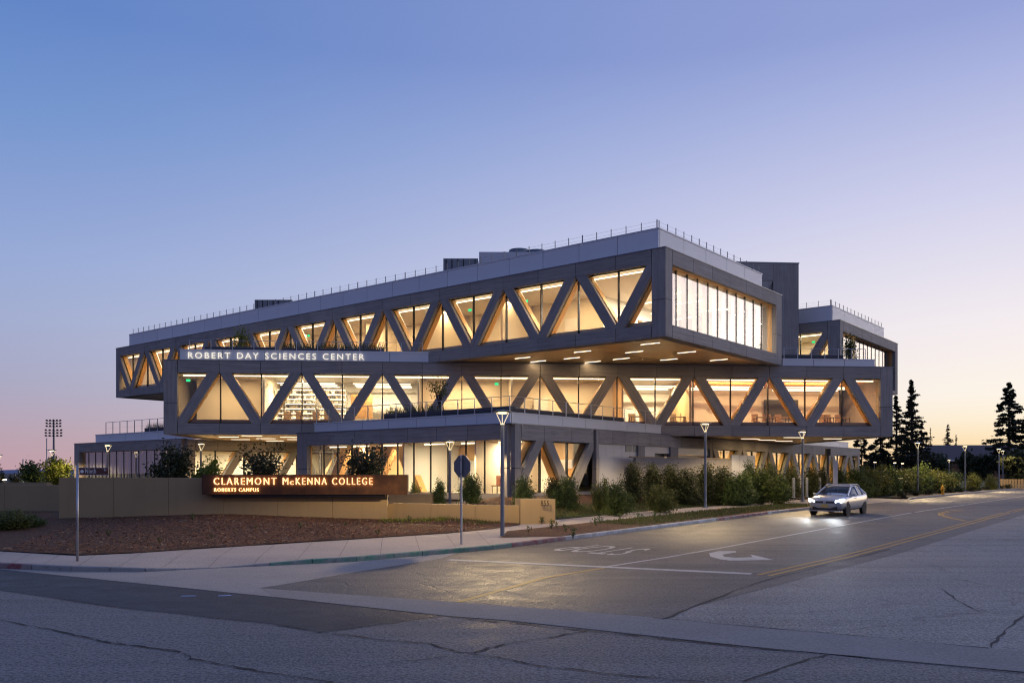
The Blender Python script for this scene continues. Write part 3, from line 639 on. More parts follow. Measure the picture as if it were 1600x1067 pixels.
# --- upper bar, the long one on top
T = volume('upper_bar', FTl, LT, WT, zT0, zT1, .84, .72)
o0, o1, zt, zb = truss(T, FTl, 0, LT, zT0, zT1, .435, 2.7145 * 1.009, 0, cw0=.88, cw1=.7, sill='furniture_wood')
curtain(T, FTe, 0, WT, zT0, zT1, 11, .85, .72, .8, .95, fins=.24, rec=.5)
bx(T, FTe, 0.001, WT, LT - .3, LT, zT0, zT1 - .05, 'cladding', 'end_panel', UP); bx(T, FTl, .31, LT, WT - .25, WT, zT0, zT1 - .05, 'cladding', 'rear_wall', FTl.u)
coping(T, FTl, -.03, LT + .03, zT1); coping(T, FTe, .35, WT + .03, zT1)
soffit(T, FTl, LT, WT, zT0)
parapet(T, FTl, .95, LT - .75, .95, zT1 - .02, 1.42); parapet(T, FTe, 1.08, WT - 1.1, .95, zT1 - .02, 1.418)
bx(T, FTl, 1.1, LT - .8, 1.1, WT - 1.2, zT1 - .02, zT1 + .9, 'parapet_metal', 'roof_deck')
wire_rail('roof_rail', FTl, 1.15, LT - 1.2, 1.12, zT1 + 1.4, .50, 1.0); wire_rail('roof_rail', FTe, 1.3, WT - 1.3, 1.12, zT1 + 1.4, .50, 1.0)
bx(T, FTl, 7.6, LT - .4, 5.6, 5.75, zb - .1, zt + .05, 'plaster', 'inner_wall'); bx(T, FTl, 7.6, 7.75, 5.76, WT - .5, zb - .1, zt + .05, 'plaster_white', 'inner_wall')
for k, a in enumerate((13.4, 19.2, 26.8, 35, 43.2, 51.5)): bx(T, FTl, a, a + .15, 1.2 if k % 2 else 2.4, 5.58, zb - .1, zt + .05, 'plaster', 'partition')
for i in range(11): ceiling_light(FTl, 3.2 + 5.45 * i, 3.0, zt - .04, 2.0, .12, 60 if i else 50)
for d in (6.5, 9.8, 13): ceiling_light(FTl, 3.8, d, zt - .04, 2.4, .16, 190, (1, .84, .66))
for a, d in ((2.2, 6), (5.2, 7.5), (2.2, 9), (5.2, 11), (2.2, 12.5), (5.2, 14)): bx(T, FTl, a, a + 2.0, d, d + .1, zt - .42, zt - .37, 'led', 'ceiling_luminaire')
for px0, y0, px1, y1 in ((801, 562, 832, 558.5), (893, 552, 927, 549), (878, 562, 909, 559.3), (997, 540, 1035, 536.5), (974, 552.3, 1008, 549.8), (954, 563, 987, 560.4), (1055, 553.3, 1091, 550), (1028, 564, 1062, 561.5), (1106, 564.5, 1140, 562.3), (826, 567, 856, 564.2), (912, 567.5, 940, 565.5)):
    y_ = (y0 + y1) / 2; Y = (zT0 - CAMZ) * FPX / (HY - y_); c = at((px0 + px1) / 2, y_, Y); m = MB().box(c - Lv * .62 - Rv * .03 + UP * .03, Lv * 1.24, Rv * .06, UP * .03); m.build('soffit_light', 'led_soffit', T, P0)
    area_light('soffit_lamp', c - P0 + UP * .022, 1.2, .05, 13, WARM, bld, math.atan2(Lv.y, Lv.x))
# --- its twin at the back right
D = volume('rear_upper_bar', FDl, 22, DW, zT0, zT1, .84, .72)
truss(D, FDl, 0, 22, zT0, zT1, .6, 2.74, 0, cw0=1.0, cw1=.7, sill=None)
curtain(D, FDe, 0, DW, zT0, zT1, 13, .85, .3, .8, .8, rec=.5, ext0=.3, fins=None)
coping(D, FDl, -.03, 22, zT1); coping(D, FDe, .35, DW + .03, zT1); soffit(D, FDl, 22, DW, zT0)
bx(D, FDl, .31, 22, DW - .25, DW, zT0, zT1 - .05, 'cladding', 'rear_wall', FDl.u)
parapet(D, FDl, .95, 12, .95, zT1 - .02, 1.42); parapet(D, FDe, 1.08, DW - 1.1, .95, zT1 - .02, 1.418)
wire_rail('roof_rail', FDl, 1.15, 8, 1.12, zT1 + 1.4, .50, 1.0); wire_rail('roof_rail', FDe, 1.3, DW - 1.3, 1.12, zT1 + 1.4, .50, 1.0)
bx(D, FDl, .4, 21, 5, 5.15, zT0 + .5, zt + .05, 'plaster', 'inner_wall')
for i in range(3): ceiling_light(FDl, 2.6 + 4.5 * i, 2.6, zt - .04, 2, .12, 55, (1, .80, .50))
# --- middle bar, turned towards the street corner
M = volume('middle_bar', FM, LM, WM, zM0, zT0, .84, .72)
mm = (LM - 1.8) / 18; _, _, mzt, mzb = truss(M, FM, 0, LM, zM0, zT0, .9, mm, 1, cw0=.9, cw1=.9)
soffit(M, FM, LM, WM, zM0)
for a, nm in ((.0, 'end_panel'), (LM - .3, 'end_panel')): bx(M, FM, a + .002, a + .298, .31, WM, zM0, zT0 - .05, 'cladding', nm, UP)
bx(M, FM, .3, LM - .3, WM - .25, WM, zM0, zT0 - .05, 'cladding', 'rear_wall', FM.u)
coping(M, FM, -.03, LM + .03, zT0)
nd = lambda i: .9 + mm * i
for i0, i1, wm, cm, dep, pw, colr in ((0, 2.0, 'plaster', None, 4.0, 40, WARM), (2.0, 5.9, 'plaster_white', None, 6.5, 125, (1, .80, .50)), (5.9, 8.3, 'plaster', None, 3.6, 60, WARM), (8.3, 11.2, 'plaster', None, 4.2, 62, WARM), (11.2, 13.0, 'plaster_white', None, 6.0, 110, (1, .80, .5)), (13.0, 17.98, 'plaster_white', 'timber', 6.2, 62, (1, .60, .27))):
    a0, a1 = nd(i0), nd(i1)
    bx(M, FM, a0 + .1, a1, dep, dep + .12, mzb - .1, mzt + .05, wm, 'inner_wall')
    if i0: bx(M, FM, a0 - .06, a0 + .06, 1.0, dep + .1, mzb - .1, mzt + .05, 'plaster' if i0 < 11 else 'plaster_wood', 'partition')
    if cm: bx(M, FM, a0 + .1, a1, 1.2, dep, mzt - .10, mzt - .02, cm, 'timber_ceiling', FM.u)
    n = max(1, round((i1 - i0) / 2)); w = (a1 - a0) / n
    for k in range(n):
        ceiling_light(FM, a0 + (k + .5) * w, dep * .5, mzt - .12, w * .6, .12, pw, colr)
        if dep > 5:
            for d in (2.4, 3.6, 4.8): bx(M, FM, a0 + (k + .12) * w, a0 + (k + .88) * w, d, d + .09, mzt - .42, mzt - .37, 'led', 'ceiling_luminaire')
        if cm: area_light('up_light', FM.p(a0 + (k + .5) * w, 3.0, mzt - .5) - P0, w * .7, .1, 150, (1, .55, .2), bld, .0786, down=False)
for k in range(1): pass
for px0, px1, y_ in ((340, 375, 683.5), (376, 411, 681.6), (360, 392, 687.5), (399, 432, 686), (414, 445, 689.6), (441, 466, 684), (452, 475, 687.5), (1157, 1188, 686.3), (1184, 1213, 688.3), (1211, 1239, 690), (1223, 1255, 684.4), (1290, 1312, 686.2)):
    Y = (zM0 - CAMZ) * FPX / (HY - y_); c = at((px0 + px1) / 2, y_, Y); MB().box(c - MV * .7 - MN * .03 + UP * .03, MV * 1.4, MN * .06, UP * .03).build('soffit_light', 'led_soffit', M, P0)
    area_light('soffit_lamp', c - P0 + UP * .022, 1.35, .05, 34, WARM, bld, math.atan2(MV.y, MV.x))
# roof terrace upstands on the middle bar
a0, a1 = FM.a_px(281, .35), FM.a_px(673, .35)
parapet(M, FM, a0, a1, .35, zT0 - .01, .74, 2.65); parapet(M, FM, FM.a_px(1223, .35), FM.a_px(1367, .35), .35, zT0 - .01, .56, 2.65)
wire_rail('terrace_rail', FM, FM.a_px(296, .5), FM.a_px(660, .5), .5, zT0 + .73, .62, 1.33, .02, 4, True)
wire_rail('terrace_rail', FM, FM.a_px(1225, .5), FM.a_px(1352, .5), .5, zT0 + .55, .72, .95, .02, 4, True)
# --- ground bar under the corner
B = bx(bld, FBe, .3, WB - .3, .3, LB - .3, zB1 - .83, zB1 - .12, 'ceiling_white', 'ground_bar')
bx(B, FBe, .25, WB - .25, .25, LB - .25, .6, FL, 'floor_grey', 'floor_slab')
curtain(B, FBe, 0, WB, FL - .3, zB1, 12, .87, .36, .77, 1.05, glass='glass', rec=.3, band_n=7)
coping(B, FBe, -.03, WB + .03, zB1); coping(B, FBs, .35, 18.75, zB1 - .001)
bz = zB1 - .87
truss(B, FBs, 0, 8.4, FL - .3, zB1, .32, 2.6, 1, top_h=.87, bot_h=.36, cw0=.85, cw1=.6, ext0=.301, sill=None, led=False)
for i in range(10):
    x0 = 8.4 + i * 1.49; bx(B, FBs, x0 + .006, x0 + 1.484, 0, .22, bz + .006, zB1 - .05 - (.11 if x0 > 18.4 else 0), 'cladding', 'band_panel', Rv)
for i in range(5): 
    x0 = 8.42 + .916 * i; bx(B, FBs, x0, x0 + .906, .12, .25, FL - .4, bz, 'white_metal', 'wall_panel')
for x0 in (11.6, 12.5): bx(B, FBs, x0, x0 + .75, .10, .14, bz - .42, bz - .02, 'grey_metal', 'louvre')
bx(B, FBs, 8.65, 9.6, .10, .13, FL - .1, FL + 2.15, 'white_metal', 'service_door')
for x0, x1 in ((13.0, 13.84), (17.3, 18.4)): bx(B, FBs, x0, x1 - GAP, 0, .3, FL - .4, bz, 'cladding', 'corner_panel', UP)
bx(B, FBs, 13.84, 15.3, .12, .25, FL - .4, bz, 'white_metal', 'wall_panel'); bx(B, FBs, 15.3, 17.29, .12, .3, bz - .45, bz, 'white_metal', 'wall_panel'); bx(B, FBs, 15.3, 17.29, .5, .6, FL - .4, bz - .46, 'grey_metal', 'roller_door')
bx(B, FBs, 18.4, 23.3, .14, .3, bz - .5, bz, 'white_metal', 'wall_panel'); bx(B, FBs, 18.4, 23.3, .5, .6, FL - .4, bz - .51, 'white_metal', 'roller_door')
truss(B, FBs, 23.3, LB, FL - .3, zB1, 23.72, 2.6, 0, top_h=.87, bot_h=.3, cw0=.4, cw1=.7, sill=None, led=False, cover='wood')
parapet(B, FBs, FBs.a_px(1250, .9), LB - .9, .9, zB1 - .02, .62)
bx(B, FBe, .5, WB - .5, 6.4, 6.5, FL, bz + .05, 'plaster_wood', 'inner_wall'); bx(B, FBe, 9.6, 9.7, 1.5, 6.4, FL, bz + .05, 'plaster_white', 'partition')
bx(B, FBe, .5, 9.55, 6.3, 6.39, FL, FL + 1.95, 'door_white', 'wall_lining')
for a in (2.2, 6.9): bx(B, FBe, a, a + .95, 6.24, 6.29, FL, FL + 2.1, 'door_white', 'inner_door')
for n, sg in ((15.7, -1), (15.7, 1), (11.5, -1), (11.5, 1)):
    pl = [(n, bz), (n + sg * .8, bz), (n + sg * 2.5, FL), (n + sg * 1.7, FL)]; MB().prism([FBe.p(a, 2.4, z) for a, z in pl], Rv * .5, FBe.u * sg * 1.7 - UP * 2.9).build('inner_diagonal', 'wood', B, P0, uv=True)
for a in (2.5, 6.2, 11.5, 15.5): ceiling_light(FBe, a, 3.2, bz - .03, 1.8, .12, 112, (1, .80, .52))
for a in (1.6, 4.4, 7.4, 11, 14, 16.2): bx(B, FBe, a - .8, a + .8, 1.8, 1.88, bz - .08, bz - .03, 'led', 'ceiling_luminaire')
bx(B, FBs, 23.4, LB - .5, 3.4, 3.5, FL, bz + .05, 'plaster_wood', 'inner_wall')
for i in range(6): ceiling_light(FBs, 26.5 + 5.6 * i, 1.9, bz - .03, 2.4, .12, 48, (1, .80, .36))
bx(B, FBs, .6, 8, 3.0, 3.1, FL, bz + .05, 'plaster', 'inner_wall'); ceiling_light(FBs, 4.2, 2.0, bz - .03, 1, .1, 10, WARM2)
# terrace upstand and rail on the ground bar
parapet(B, FBe, .5, FBe.a_px(491, .5), .5, zB1 - .01, .64, 2.2); parapet(B, FBs, .63, FBs.a_px(1036, .5), .5, zB1 - .012, .64, 2.2)
bx(B, FBe, .7, WB - .6, .7, 12, zB1 - .1, zB1 + .12, 'floor_grey', 'terrace_deck')
wire_rail('terrace_rail', FBe, .62, FBe.a_px(494, .6), .62, zB1 + .63, .86, 1.3, .022, 4, True); wire_rail('terrace_rail', FBs, .62, FBs.a_px(1024, .6), .62, zB1 + .63, .86, 1.3, .022, 4, True)
# --- its twin on the far side of the entrance court
A = bx(bld, FAe, .3, AW - .3, .3, 24, zB1 - .83, zB1 - .12, 'ceiling_white', 'entrance_bar'); bx(A, FAe, .25, AW - .25, .25, 24, .6, FL, 'floor_grey', 'floor_slab')
curtain(A, FAe, 0, AW, FL - .3, zB1, 13, .8, .36, 1.1, .9, glass='glass_curtain', rec=.3, band_n=7, blinds=True)
coping(A, FAe, -.03, AW + .03, zB1); parapet(A, FAe, .0, AW - 2.0, .95, zB1 - .02, .78)
bx(A, FAe, AW - .25, AW, .31, 24, FL - .3, zB1 - .05, 'cladding', 'end_wall', Rv)
truss(A, FAs, 0, 21, FL - .3, zB1, 2.9, 2.6, 1, top_h=.87, bot_h=.3, cw0=1.0, cw1=.6, ext0=.301, sill=None, led=False)
bx(A, FAs, .5, 21, 4.4, 4.5, FL, bz + .05, 'plaster_white', 'inner_wall')
for a in (3, 8, 13): ceiling_light(FAs, a, 2.2, bz - .03, 2, .12, 60, (1, .8, .5))
for a in (5.5, 11, 15): ceiling_light(FAe, a, 3.6, bz - .03, 1.2, .12, 14, WARM)
wire_rail('terrace_rail', FAe, 1.2, AW - 3.2, 1.3, zB1 + .75, 1.05, 1.2, .03, 2, True)
# glazed link at the back of the court, under the middle bar
FK = F(AC + Rv * 11.5, -Lv, Rv); K = bx(bld, FK, 0, 13.6, .1, 6, zM0 - .45, zM0 - .1, 'ceiling_white', 'entrance_link')
for i in range(8):
    bx(K, FK, .1 + i * 1.69, .1 + (i + 1) * 1.69 - .05, 0, .02, FL, zM0 - .05, 'glass', 'pane'); bx(K, FK, .02 + i * 1.69, .08 + i * 1.69, -.05, .1, FL, zM0 - .05, 'steel', 'mullion')
bx(K, FK, .1, 13.5, 5.2, 5.3, FL, zM0 - .2, 'plaster_wood', 'inner_wall'); bx(K, FK, -8, 20, -11, 6, .7, FL - .02, 'floor_grey', 'entrance_floor')
for a in (3, 9): ceiling_light(FK, a, 2.6, zM0 - .5, 2, .12, 70, (1, .8, .48))
# --- stair tower rising behind
FE = F((12.62, 68.6, 0), MV, MN); E_ = bx(bld, FE, .25, 10.3, .25, 6, zT1 - 3, 19.25, 'cladding', 'stair_tower', UP)
bx(E_, FE, 8.4, 10.5, 0, .24, zT1 - 4, 19.3, 'cladding', 'corner_panel', UP); bx(E_, FE, 0, 8.39, 0, .24, 17.9, 19.3, 'cladding', 'band_panel', MV); bx(E_, FE, 10.31, 10.5, .25, 6, zT1 - 4, 19.3, 'cladding', 'end_panel', UP)
MB().prism([FE.p(a, .03, z) for a, z in ((7.0, 17.89), (8.38, 17.89), (6.9, 15.2), (6.0, 15.2))], MN * .2, UP).build('truss_diagonal', 'cladding', E_, P0, uv=True)
bx(E_, FE, -.02, 10.55, -.03, 6.05, 19.3, 19.38, 'grey_metal', 'coping')
# core behind, carrying the bars
bx(bld, FM, 14, 36, WM + .1, WM + 14, 1, zT0, 'cladding', 'rear_core', UP)
bx(bld, FAe, 6, AW - .5, 26, 27, 1, zT0, 'cladding', 'rear_core', UP)
#PART4
# ------------------------------------------------------------------ rooftop plant
def px_box(name, px0, px1, ytop, Y, dep, mat, label, cat, base=None, rz=None, parts=None):
    u = Lv * -1
    c = at((px0 + px1) / 2, ytop, Y); zt_ = c.z; w = abs(at(px1, ytop, Y).x - at(px0, ytop, Y).x); base = zT1 + .88 if base is None else base
    r = empty(name, (c.x, c.y, base)); tag(r, label, cat); return r, w, zt_ - base - .42
r, w, h = px_box('rooftop_screen', 695, 748, 403, 68, 3, 'grey_metal', 'dark grey slatted equipment screen on the long roof', 'equipment screen')
MB().cbox((0, 0, h / 2), (w, 3, h)).build('screen_body', 'grey_metal', r)
for i in range(6): MB().cbox((-w / 2 + w * (i + .5) / 6, -1.54, h / 2), (.07, .06, h - .1)).build('screen_rib', 'dark_frame', r)
r, w, h = px_box('rooftop_cooler', 750, 852, 395.5, 69, 4, 'white_metal', 'pale metal cooling unit with two round fans on the roof', 'cooling unit')
MB().cbox((0, 0, h / 2), (w, 4, h)).build('casing', 'white_metal', r)
for x_, hh in ((.28 * w / 2 * .7, .5), (w * .36, .42)):
    fn = MB().lathe([(.82, 0), (.86, hh * .3), (.80, hh), (.72, hh), (.70, .1)], (x_, -.5, h), 20).build('fan_shroud', 'grey_metal', r, smooth=False)
    for k in range(5): MB().box((x_, -.5, h + hh * .5), Vector((math.cos(k * 1.257), math.sin(k * 1.257), 0)) * .66, Vector((-math.sin(k * 1.257), math.cos(k * 1.257), .3)) * .16, (0, 0, .02)).build('fan_blade', 'dark_frame', fn)
for x_ in (-w * .3, -w * .1): MB().cbox((x_, -2.02, h * .6), (.35, .06, .3)).build('intake', 'dark_frame', r)
r, w, h = px_box('rooftop_screen', 405, 462, 466.5, 84, 3, 'grey_metal', 'small dark ribbed equipment screen towards the far end of the roof', 'equipment screen')
MB().cbox((0, 0, h / 2), (w, 3, h)).build('screen_body', 'grey_metal', r)
for i in range(7): MB().cbox((-w / 2 + w * (i + .5) / 7, -1.54, h / 2), (.07, .06, h - .1)).build('screen_rib', 'dark_frame', r)

# ------------------------------------------------------------------ lettering on the terrace upstand
a0 = FM.a_px(293, .3); p = FM.p(a0, .33, zT0 + .13)
sg = tag(empty('parapet_lettering', p), 'glowing white capital letters along the pale terrace parapet above the second storey', 'lettering')
wd = FM.a_px(569, .3) - a0
rl = lettering('ROBERT DAY SCIENCES CENTER', p - MN * .045, MV, UP, .57, .05, 'letter_white', sg, p, space=.17, width=wd)

# ------------------------------------------------------------------ site walls and the campus sign
YW = 37.5
def site_wall(name, px0, px1, ytop, Y0, Y1, mat, label, th=.35, zbase=.2, joints=5, y1top=None):
    a, b = at(px0, ytop, Y0), at(px1, ytop if y1top is None else y1top, Y1); a2, b2 = Vector((a.x, a.y, zbase)), Vector((b.x, b.y, zbase)); d = (b2 - a2); n = Vector((-d.y, d.x, 0)).normalized() * th
    r = tag(empty(name, a2), label, 'wall'); L = d.length
    for i in range(joints):
        q0, q1 = a2 + d * (i / joints) + d.normalized() * .006, a2 + d * ((i + 1) / joints) - d.normalized() * .006
        z0 = a.z + (b.z - a.z) * i / joints; z1 = a.z + (b.z - a.z) * (i + 1) / joints
        MB().prism([q0, q1, Vector((q1.x, q1.y, z1 - .004)), Vector((q0.x, q0.y, z0 - .004))], n).build('wall_bay', mat, r, a2, bevel=.008)
    return r
site_wall('sign_wall', 92, 605, 746, YW, YW, 'stucco', 'long tan stucco wall carrying the rusty sign', joints=6)
site_wall('retaining_wall', -160, 95, 757.5, 44, 41.5, 'stucco', 'lower grey stucco wall set back beyond the end of the sign wall', joints=3)
site_wall('low_wall', 606, 813, 785.5, 37.9, 36.4, 'stucco', 'low tan stucco wall running from the sign to the address block', joints=3, y1top=789.5)
r = site_wall('address_block', 813, 868, 779.3, 36.2, 36.6, 'stucco', 'tan stucco block bearing the house number beside the sidewalk', th=.9, joints=1, zbase=.1)
p = at(845, 788.5, 36.0); lettering('855', Vector((p.x, 36.2 - .02, p.z - .05)), (1, 0, 0), UP, .34, .03, 'dark_frame', r, r.location, space=.06, name='digit', width=.36)
site_wall('planter_wall', 607, 674, 771, 42.5, 42.0, 'stucco', 'short tan stucco planter wall behind the low wall', joints=1, zbase=.5, th=.6)
site_wall('planter_wall', -10, 73, 753.5, 49, 48, 'stucco', 'distant tan wall with a pale cap seen over the grey retaining wall', joints=2, zbase=.5)
# rusty steel sign box
s0, s1 = at(315, 741.5, YW - .5), at(636.5, 742, YW - .5); zb_ = at(400, 772.5, YW - .5).z; W_ = s1.x - s0.x
sign = tag(empty('campus_sign', (s0.x, s0.y, zb_)), 'long rusted steel sign box with glowing halo lit letters', 'sign')
npan = 4
for i in range(npan):
    MB().box((s0.x + W_ * i / npan + .003, s0.y, zb_), (W_ / npan - .006, 0, 0), (0, .46, 0), (0, 0, s0.z - zb_)).build('sign_panel', 'rust', sign, sign.location, bevel=.006)
MB().box((s0.x + .4, s0.y + .1, zb_ - .12), (at(604, 1, YW).x - s0.x - .4, 0, 0), (0, .25, 0), (0, 0, .118)).build('shadow_gap', 'dark_frame', sign, sign.location)
p = at(333, 757, YW - .55); wd = at(583, 757, YW - .55).x - p.x
lets = []
lets += lettering('CLAREMONT M', p, (1, 0, 0), UP, .44, .03, 'halo_white', sign, sign.location, space=.16, width=wd * .4720)
x_ = at(452, 757, YW - .55).x
lets += lettering('c', Vector((x_, p.y, p.z)), (1, 0, 0), UP, .36, .03, 'halo_white', sign, sign.location, width=.19)
x_ = at(461, 757, YW - .55).x
lets += lettering('KENNA COLLEGE', Vector((x_, p.y, p.z)), (1, 0, 0), UP, .44, .03, 'halo_white', sign, sign.location, space=.16, width=at(582, 757, YW - .55).x - x_)
p2 = at(334, 767.5, YW - .55); lets += lettering('ROBERTS CAMPUS', p2, (1, 0, 0), UP, .21, .03, 'halo_white', sign, sign.location, space=.14, width=at(404, 767, YW - .55).x - p2.x)
halo(lets, sign, .022, 'halo_amber', None)      # amber glow behind each letter

# ------------------------------------------------------------------ street lamps
def lamp_proto(h=4.6):
    r = empty('street_lamp')
    MB().lathe([(.16, 0), (.16, .03), (.10, .05), (.075, .12), (.068, h - .54)], seg=14).build('pole', 'pole_paint', r, smooth=False)
    MB().lathe([(.18, 0), (.18, .04), (.1, .06)], seg=14).build('base_plate', 'pole_paint', r)
    MB().lathe([(.10, 0), (.34, .02), (.35, .05), (.22, .09), (.05, .11)], (0, 0, h - .11), 20).build('cap', 'grey_metal', r)
    MB().lathe([(.02, -.02), (.17, -.02), (.17, 0), (.02, 0)], (0, 0, h - .115), 16).build('light_source', 'lamp_glow', r)
    for k in range(3):
        th = k * 2.094 + .5; d = Vector((math.cos(th), math.sin(th), 0)); MB().tube([d * .055 + UP * (h - .50), d * .26 + UP * (h - .11)], .011, 6).build('arm', 'lamp_arm', r)
    MB().lathe([(.068, 0), (.075, .03), (.05, .05)], (0, 0, h - .54), 12).build('socket', 'lamp_arm', r)
    return r
lamp = lamp_proto(); LAMPH = 4.6
def lamp_light(p, power):          # road luminaire: intensity grows towards the sides, as in a street optic
    l = bpy.data.lights.new('street_lamp_light', 'SPOT'); l.spot_size = R_(160); l.spot_blend = .25; l.shadow_soft_size = .12; l.energy = power * 5.0; l.color = (1, .72, .37)
    l.use_nodes = True; n, k = l.node_tree.nodes, l.node_tree.links; em = n.get('Emission') or n.new('ShaderNodeEmission')
    tc_ = n.new('ShaderNodeTexCoord'); sx = n.new('ShaderNodeSeparateXYZ'); k.new(tc_.outputs['Normal'], sx.inputs[0])
    ab = n.new('ShaderNodeMath'); ab.operation = 'ABSOLUTE'; k.new(sx.outputs[2], ab.inputs[0]); mxn = n.new('ShaderNodeMath'); mxn.operation = 'MAXIMUM'; mxn.inputs[1].default_value = .3; k.new(ab.outputs[0], mxn.inputs[0])
    pw_ = n.new('ShaderNodeMath'); pw_.operation = 'POWER'; pw_.inputs[1].default_value = -1.7; k.new(mxn.outputs[0], pw_.inputs[0]); k.new(pw_.outputs[0], em.inputs['Strength'])
    o = bpy.data.objects.new('street_lamp_light', l); COL.objects.link(o); o.location = p + UP * (LAMPH - .26); return o
spots = [(785, 640, 30.9, 'tallest lamp post, standing between the stop sign and the kerb', 115), (703, 687, 45.5, 'lamp post in front of the glazed ground floor behind the stop sign', 110), (1102, 659, 46.2, 'lamp post on the grass strip in front of the leafy screen wall', 95),
         (1254, 672, 55.5, 'lamp post behind the parked car', 110), (1434, 690, 75, 'lamp post at the hedge end by the yellow hydrant', 150), (1508, 695.5, 85, 'lamp post beside the round bush beyond the hydrant', 140), (1561, 700, 99, 'far lamp post near the big dark conifer', 130),
         (314, 691, 60, 'lamp post in front of the lit entrance court above the sign', 100), (168, 693.5, 62, 'lamp post before the curtain wall of the low wing', 90), (81, 702, 72, 'lamp post rising out of the lit tree behind the grey wall', 90), (-2, 710, 84, 'lamp post cut by the edge of the picture', 70), (1483, 717.5, 140, 'small distant lamp post in front of the low house', 60), (1567, 703, 118, 'tall thin lamp post behind the far lamp', 60)]
for i, (px, ytop, Y, lab, pw) in enumerate(spots):
    o = lamp if i == 0 else copy_tree(lamp); c = at(px, ytop, Y); o.location = (c.x, c.y, c.z - LAMPH)
    tag(o, lab, 'street lamp', 'street lamps'); lamp_light(Vector(o.location), pw)
# far small lights seen between the trees
for px, py, Y in ((1560, 722, 125), (1366, 722, 118), (1397, 723, 118), (1409, 724, 120), (5, 749, 70)):
    c = at(px, py, Y); r = tag(empty('path_light', (c.x, c.y, c.z - 2.4)), 'slim path light seen %s' % ('over the grey wall' if px < 50 else 'below the far lamp posts' if px > 1500 else ['first', 'second', 'third'][[1366, 1397, 1409].index(px)] + ' from the building among the dark trees'), 'path light', 'path lights')
    MB().tube([(0, 0, 0), (0, 0, 2.4)], .05, 8).build('post', 'pole_paint', r); MB().cbox((.1, 0, 2.4), (.3, .16, .1)).build('head', 'far_lamp', r)

# ------------------------------------------------------------------ signs on poles
b = gp(721, 850, .13); r = tag(empty('stop_sign', b), 'octagonal stop sign seen from its grey back on a steel post', 'stop sign'); r.rotation_euler = (0, 0, -R_(38.9)); hgt = at(721, 711, b.y).z - b.z
MB().box((-.03, -.03, 0), (.06, 0, 0), (0, .05, 0), (0, 0, hgt + .02)).build('post', 'steel', r, bevel=.01)
oc = [(math.cos(R_(22.5 + 45 * k)) * .385, 0.03, hgt - .36 + math.sin(R_(22.5 + 45 * k)) * .385) for k in range(8)]; MB().prism(oc, (0, .012, 0)).build('blade', 'grey_metal', r)
for z_ in (hgt - .15, hgt - .6): MB().cbox((0, -.04, z_), (.05, .03, .05)).build('bolt', 'grey_metal', r)
b = gp(121, 876, .13); r = tag(empty('street_name_sign', b), 'brown street name blade on a slender pole at the corner', 'street sign'); hgt = at(121, 727, b.y).z - b.z
MB().tube([(0, 0, 0), (0, 0, hgt)], .032, 10).build('pole', 'steel', r, smooth=True)
x1 = at(169, 735, b.y).x - b.x; zt_ = at(121, 731, b.y).z - b.z; zb2 = at(121, 741.5, b.y).z - b.z
bl = MB().box((.05, -.012, zb2), (x1 - .05, 0, 0), (0, .024, 0), (0, 0, zt_ - zb2)).build('blade', 'sign_brown', r)
for z_ in (zb2 - .012, zt_): MB().box((.04, -.018, z_), (x1 - .02, 0, 0), (0, .036, 0), (0, 0, .014)).build('blade_edge', 'steel', bl)
lettering('Ninth', b + Vector((.21, -.02, zb2 + .04)), (1, 0, 0), UP, .175, .004, 'sign_white', bl, b, name='letter', width=.30, space=.05)
MB().lathe([(.045, 0), (.045, .006)], (0, 0, 0), 12).build('emblem', 'sign_white', bl).matrix_local = Matrix.Translation((.13, -.014, (zb2 + zt_) / 2)) @ Matrix.Rotation(R_(90), 4, 'X')
lettering('St', b + Vector((x1 - .11, -.02, zt_ - .075)), (1, 0, 0), UP, .075, .004, 'sign_white', bl, b, name='letter', width=.08)
MB().tube([(0, .0, hgt), (0, 0, hgt + .06)], .025, 8).build('bracket', 'grey_metal', r)
# fire hydrant
b = gp(1473, 772.5, .14); r = tag(empty('fire_hydrant', b), 'yellow fire hydrant in the planted verge', 'hydrant')
MB().lathe([(.17, 0), (.17, .05), (.11, .07), (.11, .5), (.15, .52), (.15, .57), (.12, .6), (.12, .68), (.06, .78), (.035, .8), (.035, .85)], seg=14).build('barrel', 'hydrant_yellow', r)
for d in ((1, 0), (-1, 0), (0, -1)): MB().tube([(0, 0, .42), (d[0] * .2, d[1] * .2, .42)], .06 if d[1] == 0 else .075, 8).build('outlet', 'hydrant_yellow', r)
# stadium light mast
c = at(84, 655, 190); r = tag(empty('stadium_mast', (c.x, c.y, .5)), 'tall floodlight mast with six rows of lamps beyond the low wing', 'light mast'); hh = c.z - .5
MB().tube([(0, 0, 0), (0, 0, hh)], [.3, .16], 8).build('mast', 'grey_metal', r)
for k in range(6):
    z_ = hh - .4 - k * .62 - (.25 if k > 2 else 0); ln = 1.5 if k < 3 else 1.7
    ba = MB().tube([(-ln, 0, z_), (ln, 0, z_)], .05, 6).build('cross_arm', 'grey_metal', r)
    for x_ in np.linspace(-ln, ln, 5): MB().cbox((x_, -.1, z_ + .16), (.34, .3, .34)).build('flood_head', 'black_plastic', ba)
for px, yt, Y in ((36, 719, 160), (73, 686, 175)):
    c = at(px, yt, Y); r = tag(empty('flag_pole', (c.x, c.y, .5)), 'bare thin pole beyond the wall, %s' % ('the shorter one between two small trees' if px == 36 else 'the taller one beside the floodlight mast'), 'pole', 'bare poles')
    MB().tube([(0, 0, 0), (0, 0, c.z - .5)], .12, 8).build('shaft', 'steel', r); MB().lathe([(.02, 0), (.16, .1), (.02, .25)], (0, 0, c.z - .5), 8).build('finial', 'steel', r)

